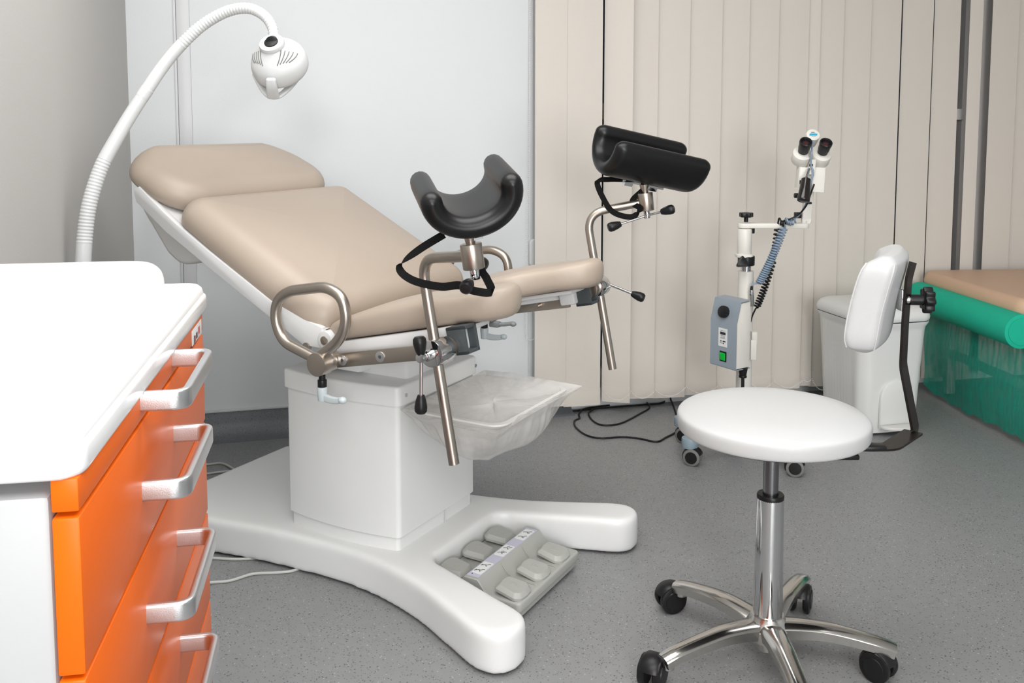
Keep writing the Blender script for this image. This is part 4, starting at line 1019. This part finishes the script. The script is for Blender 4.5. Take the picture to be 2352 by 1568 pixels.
mb = MB(); mb.cyl(BM @ Vector((.012, -.045, .0)), BM @ Vector((.012, -.045, -.028)), .0175, 20, r2=.0125); mb.cyl(BM @ Vector((.012, -.045, -.028)), BM @ Vector((.012, -.045, -.036)), .0145, 20, bev=.002)
mb.tube(cr([BM @ Vector((.012, -.045, -.034)), BM @ Vector((.012, -.045, -.10)), Vector((X0 - .03, YC - .08, .12)), Vector((X0 - .06, YC - .03, .08))], 6), .006, 12)
mb.build('power_plug', 'black', colp, world=True)
# bracket behind the box, connectors
q = at(1724, 785, YC); mb = MB(); mb.box((q.x + .003, q.y - .02, at(1724, 770, YC).z), (.020, .05, .045), .002); mb.box((q.x, q.y - .02, at(1724, 797, YC).z), (.022, .052, .075), .002); mb.build('junction_box', 'cream', colp, world=True)
c0 = at(1725, 690, YC - .04); c1 = at(1726, 665, YC - .05)
mb = MB(); mb.cyl(at(1727, 702, YC - .04), c1, .0085, 20, bev=.001); mb.build('connector', 'chrome', colp, world=True)
mb = MB(); mb.cyl(c1, at(1727, 657, YC - .05), .0055, 14, r2=.0045); mb.build('strain_relief', 'black', colp, world=True)
def coil(p, q, r, turns, start=0):
    p = Vector(p); q = Vector(q); d = (q - p); t = d.normalized(); n = t.orthogonal().normalized(); b = t.cross(n); out = []
    N = turns * 14
    for i in range(N + 1):
        a = 2 * PI * i / 14 + start; sag = Vector((.0, 0, -.012 * math.sin(PI * i / N))); out.append(p + d * (i / N) + n * (r * math.cos(a)) + b * (r * math.sin(a)) + sag)
    return out
w1 = coil(at(1744, 650, YC - .05), at(1800, 524, YC - .04), .0125, 24)
path_b = cr([at(1727, 657, YC - .05), at(1730, 652, YC - .05), at(1740, 650, YC - .05)], 4) + w1 + cr([at(1803, 516, YC - .035), at(1806, 508, YC - .035)], 2)
w2 = coil(at(1806, 506, YC - .035), at(1828, 502, YC - .035), .009, 4)
path_b += w2 + cr([at(1832, 498, YC - .035), at(1845, 480, YC - .05), at(1856, 455, YC - .09), at(1862, 420, YC - .09), at(1868, 395, YC - .09), at(1863, 380, YC - .085), at(1864, 350, YC - .09), at(1867, 322, YC - .07)], 6)
MB().tube(path_b, .0034, 8).build('coiled_cable', 'bluecord', colp, world=True)
w1 = coil(at(1738, 705, YC - .02), at(1775, 600, YC - .02), .011, 15)
w3_ = coil(at(1776, 590, YC - .01), at(1786, 522, YC - .015), .010, 9)
path_k = cr([at(1723, 742, YC - .02), at(1728, 725, YC - .02), at(1736, 708, YC - .02)], 4) + w1 + w3_ + [at(1787, 512, YC - .02)] + coil(at(1790, 506, YC - .03), at(1806, 506, YC - .03), .009, 3) + \
    cr([at(1812, 504, YC - .045), at(1835, 492, YC - .055), at(1853, 470, YC - .09), at(1862, 445, YC - .09), at(1870, 423, YC - .08)], 6)
MB().tube(path_k, .0032, 8).build('coiled_cable', 'black', colp, world=True)
MB().tube(cr([at(1721, 815, YC), at(1721, 835, YC), at(1717, 852, YC), at(1712, 862, YC), Vector((X0 + .02, YC, .2))], 5), .004, 10).build('stand_cable', 'black', colp, world=True)
# wheeled foot
MB().lathe([(0, .125), (.036, .125), (.045, .115), (.06, .09), (.055, .07), (0, .07)], 30, Matrix.Translation((X0, YC, 0))).build('foot_hub', 'bluefoot', colp, world=True)
fl_ = [at(1592, 1035, 3.36), None]
targets = [(.655, 3.36), (1.035, 3.26), (.70, 3.62), (1.13, 3.58), (.93, 3.72)]
targets = [(X0 - .215, YC - .085), (X0 + .13, YC - .19), (X0 + .235, YC + .06), (X0 + .02, YC + .24), (X0 - .20, YC + .16)]
for k, (tx, ty) in enumerate(targets):
    lg = MB().sweep(rrect(.016, .026, .008, 4), cr([(X0, YC, .10), ((X0 + tx) / 2, (YC + ty) / 2, .098), (tx, ty, .088)], 5), nrm=(0, 0, 1)).cyl((tx, ty, .062), (tx, ty, .100), .030, 24, bev=.004)
    lg.build('leg', 'bluefoot', colp, world=True)
    bl = root_mx(colp).inverted() @ Vector((tx, ty, 0))
    caster(colp, bl.x + .01, bl.y - .008, R([-25, -15, 40, 80, 150][k]), .032, 'rubber', .075)

# ------------------------------------------------------------------ cables on the floor
def fl(x, y, z=.004): return atz(x, y, z)
pts = [fl(1240, 939), fl(1300, 944), fl(1350, 940), fl(1400, 935), fl(1480, 929), fl(1520, 925), fl(1530, 915)]
tag(MB().tube(cr(pts, 8), .0038, 10).build('power_cable', 'black'), 'straight black cable lying along the wall under the blind hems', 'cable')
pts = [fl(1362, 940), fl(1352, 950), fl(1362, 966), fl(1385, 976), fl(1425, 972), fl(1470, 950), fl(1492, 935), fl(1480, 920), fl(1460, 912)]
tag(MB().tube(cr(pts, 8), .0038, 10).build('power_cable', 'black'), 'black cable in a small inner loop on the floor below the blinds', 'cable')
pts = [fl(1400, 930, .006), fl(1345, 938, .006), fl(1330, 950), fl(1331, 960), fl(1320, 966), fl(1322, 980), fl(1345, 998), fl(1380, 1006), fl(1430, 1003), fl(1470, 1007), fl(1508, 1014), fl(1530, 1004), fl(1556, 990), fl(1600, 960)]
tag(MB().tube(cr(pts, 8), .0038, 10).build('power_cable', 'black'), 'black cable in a wide outer loop across the floor toward the stool', 'cable')
pts = [fl(1556, 960), fl(1546, 930), fl(1540, 912, .02), fl(1548, 896, .05), fl(1570, 889, .06), fl(1600, 900, .03), fl(1640, 915), fl(1680, 900)]
tag(MB().tube(cr(pts, 8), .0038, 10).build('power_cable', 'black'), 'black cable arching up from the floor behind the left edge of the stool seat', 'cable')
gp = 'pale grey cables behind the drawer cart'
for pts, lb in (([fl(440, 1070), fl(480, 1066), fl(510, 1064), fl(535, 1076), fl(548, 1086)], 'pale grey cable curling behind the chair base, the upper one beside the cart'),
            ([fl(440, 1092), fl(480, 1087), fl(520, 1082), fl(540, 1081)], 'pale grey cable behind the chair base, the lower one above its white edge'),
            ([fl(430, 1280), fl(485, 1281), fl(540, 1284), fl(590, 1281), fl(610, 1276)], 'short pale grey cable just under the front edge of the chair base'),
            ([fl(430, 1340), fl(490, 1337), fl(530, 1333), fl(580, 1318), fl(630, 1315), fl(670, 1311), fl(700, 1300)], 'long pale grey cable on the floor in front of the chair base, nearest the camera')):
    tag(MB().tube(cr(pts, 8), .0042, 10).build('floor_cable', 'cable'), lb, 'cable', gp)

# ------------------------------------------------------------------ pedal bin
BW, BD = .310, .34
BMx = Matrix.Translation((1.495, 3.84, 0)) @ Matrix.Rotation(WA, 4, 'Z')
bn = thing('pedal_bin', 'large white plastic pedal bin with a ribbed side behind the stool', 'waste bin', (1.495, 3.84, 0), WA)
def bsec(k, z, bow=.012):
    out = []
    for x, y in rrect(BW / 2 * k, BD / 2 * k, .045, 6): out.append((x, y, z))
    res = []
    for i in range(len(out)):
        a_ = Vector(out[i]); b_ = Vector(out[(i + 1) % len(out)]); m_ = 24 if (b_ - a_).length > .1 else 1
        for j in range(m_):
            c = a_.lerp(b_, j / m_)
            if c.y < 0 and abs(c.x) < BW / 2 * k - .02: c.y -= bow * (1 - (c.x / (BW / 2)) ** 2)
            if c.x < -BW / 2 * k + .004 and -.10 < c.y < .14: c.x += .0030 * (.5 + .5 * math.cos(c.y * 2 * PI / .020))
            res.append(c)
    return res
mb = MB(); mb.rings([bsec(.86, .012), bsec(.87, .02), bsec(.93, .25), bsec(.985, .425), bsec(1.0, .440), bsec(1.045, .455), bsec(1.05, .462)], cap=True)
bodyo = mb.build('bin_body', 'binw', bn, ang=35)
mb = MB(); mb.rings([bsec(1.035, .4625), bsec(1.035, .4665)]); mb.build('lid_gap', 'ink', bn)
def lsec(k, z): return [Vector((x * k, y * k - (.013 * (1 - (x / (BW * .52)) ** 2) if y < -BD * .4 else 0), z)) for x, y in rrect(BW * .53, BD * .53, .055, 8)]
mb = MB(); mb.rings([lsec(1.0, .466), lsec(1.015, .472), lsec(1.02, .482), lsec(1.0, .496), lsec(.95, .508), lsec(.86, .517), lsec(.7, .523), lsec(.45, .527), lsec(.2, .528)]); mb.build('bin_lid', 'binw', bn, ang=60)
FM = Matrix.Translation((.012, -BD / 2 * .93 - .004, 0)) @ Matrix.Rotation(R(90), 4, 'X')
arch = [(-.080, .035)] + [(-.080 * math.cos(R(a)), .155 + .075 * math.sin(R(a))) for a in range(0, 181, 12)] + [(.080, .035)]
mb = MB(); mb.prism(arch, .0, .016, .004, 2, FM); mb.build('pedal_recess', 'binw', bn)
MB().prism([(.085 * math.cos(R(a)), -.05 * math.sin(R(a)) * 1.0) for a in range(0, 181, 10)], .040, .052, .003, 2, Matrix.Translation((.012, -BD / 2 * .87 - .036, 0))).build('pedal', 'grey_l', bn)
MB().box((.0, -BD / 2 - .003, .40), (.10, .004, .010), .001, Matrix.Translation((.06, .004, 0))).build('grip_groove', 'binw', bn)

# ------------------------------------------------------------------ second couch with green paper roll
cz = .53
ND = Vector((-.087, .996, 0)); NR = Vector((.996, .087, 0))
o0 = Vector((1.985, 3.52, 0))
CM = Matrix(((NR.x, ND.x, 0, o0.x), (NR.y, ND.y, 0, o0.y), (0, 0, 1, 0), (0, 0, 0, 1)))
cou = thing('examination_couch', 'tan padded examination couch at the right edge beside the blinds', 'examination couch', (o0.x, o0.y, 0), math.atan2(NR.y, NR.x))
mb = MB(); mb.pad(.95, .39, .07, .07, .03, .012, Matrix.Translation((.95 - .03, .40, cz - .022)), low=.5); mb.build('couch_cushion', 'skin2', cou, ang=80)
MB().box((.95 - .03, .40, cz - .032), (1.86, .74, .018), .003).build('couch_board', 'frame', cou)
mb = MB()
for y in (.06, .72): mb.box((.95, y, cz - .065), (1.8, .04, .045), .004)
for x in (.10, 1.7): mb.box((x, .39, cz - .065), (.04, .66, .045), .004)
mb.box((.10, .39, .20), (.032, .66, .035), .004); mb.box((1.7, .39, .20), (.035, .66, .035), .004)
mb.build('couch_frame', 'frame', cou)
for x in (.10, 1.7):
    for y in (.06, .72): MB().box((x, y, .24), (.042, .042, .46), .004).build('leg', 'frame', cou)
# roll hanging at the head end
rl = thing('paper_roll', 'green nonwoven paper roll with its sheet hanging down at the end of the tan couch', 'paper roll', (o0.x, o0.y, 0), math.atan2(NR.y, NR.x))
rx, rz_ = -.045, .462
mb = MB(); mb.lathe([(0, 0), (.062, 0), (.066, .001), (.066, .749), (.062, .75), (0, .75)], 48, Matrix.Translation((rx, -.005, rz_)) @ Matrix.Rotation(R(-90), 4, 'X')); mb.build('roll', 'green', rl)
MB().cyl((rx, -.006, rz_), (rx, -.0075, rz_), .052, 40).build('roll_end', 'green', rl)
def sheet(u, v):
    y = -.14 + .89 * u; x = rx + .030 + .012 * math.sin(v * 5 + u * 4) * v + .008 * math.sin(u * 9) * v
    hem = .050 + .02 * math.sin(u * 5 + .6) + .006 * math.sin(u * 40) + .0025 * math.sin(u * 97) - .045 * (1 - u)
    z = (rz_ - .01) * (1 - v) + hem * v
    return (x, y, z)
MB().grid(sheet, 60, 40).build('hanging_sheet', 'paper', rl)
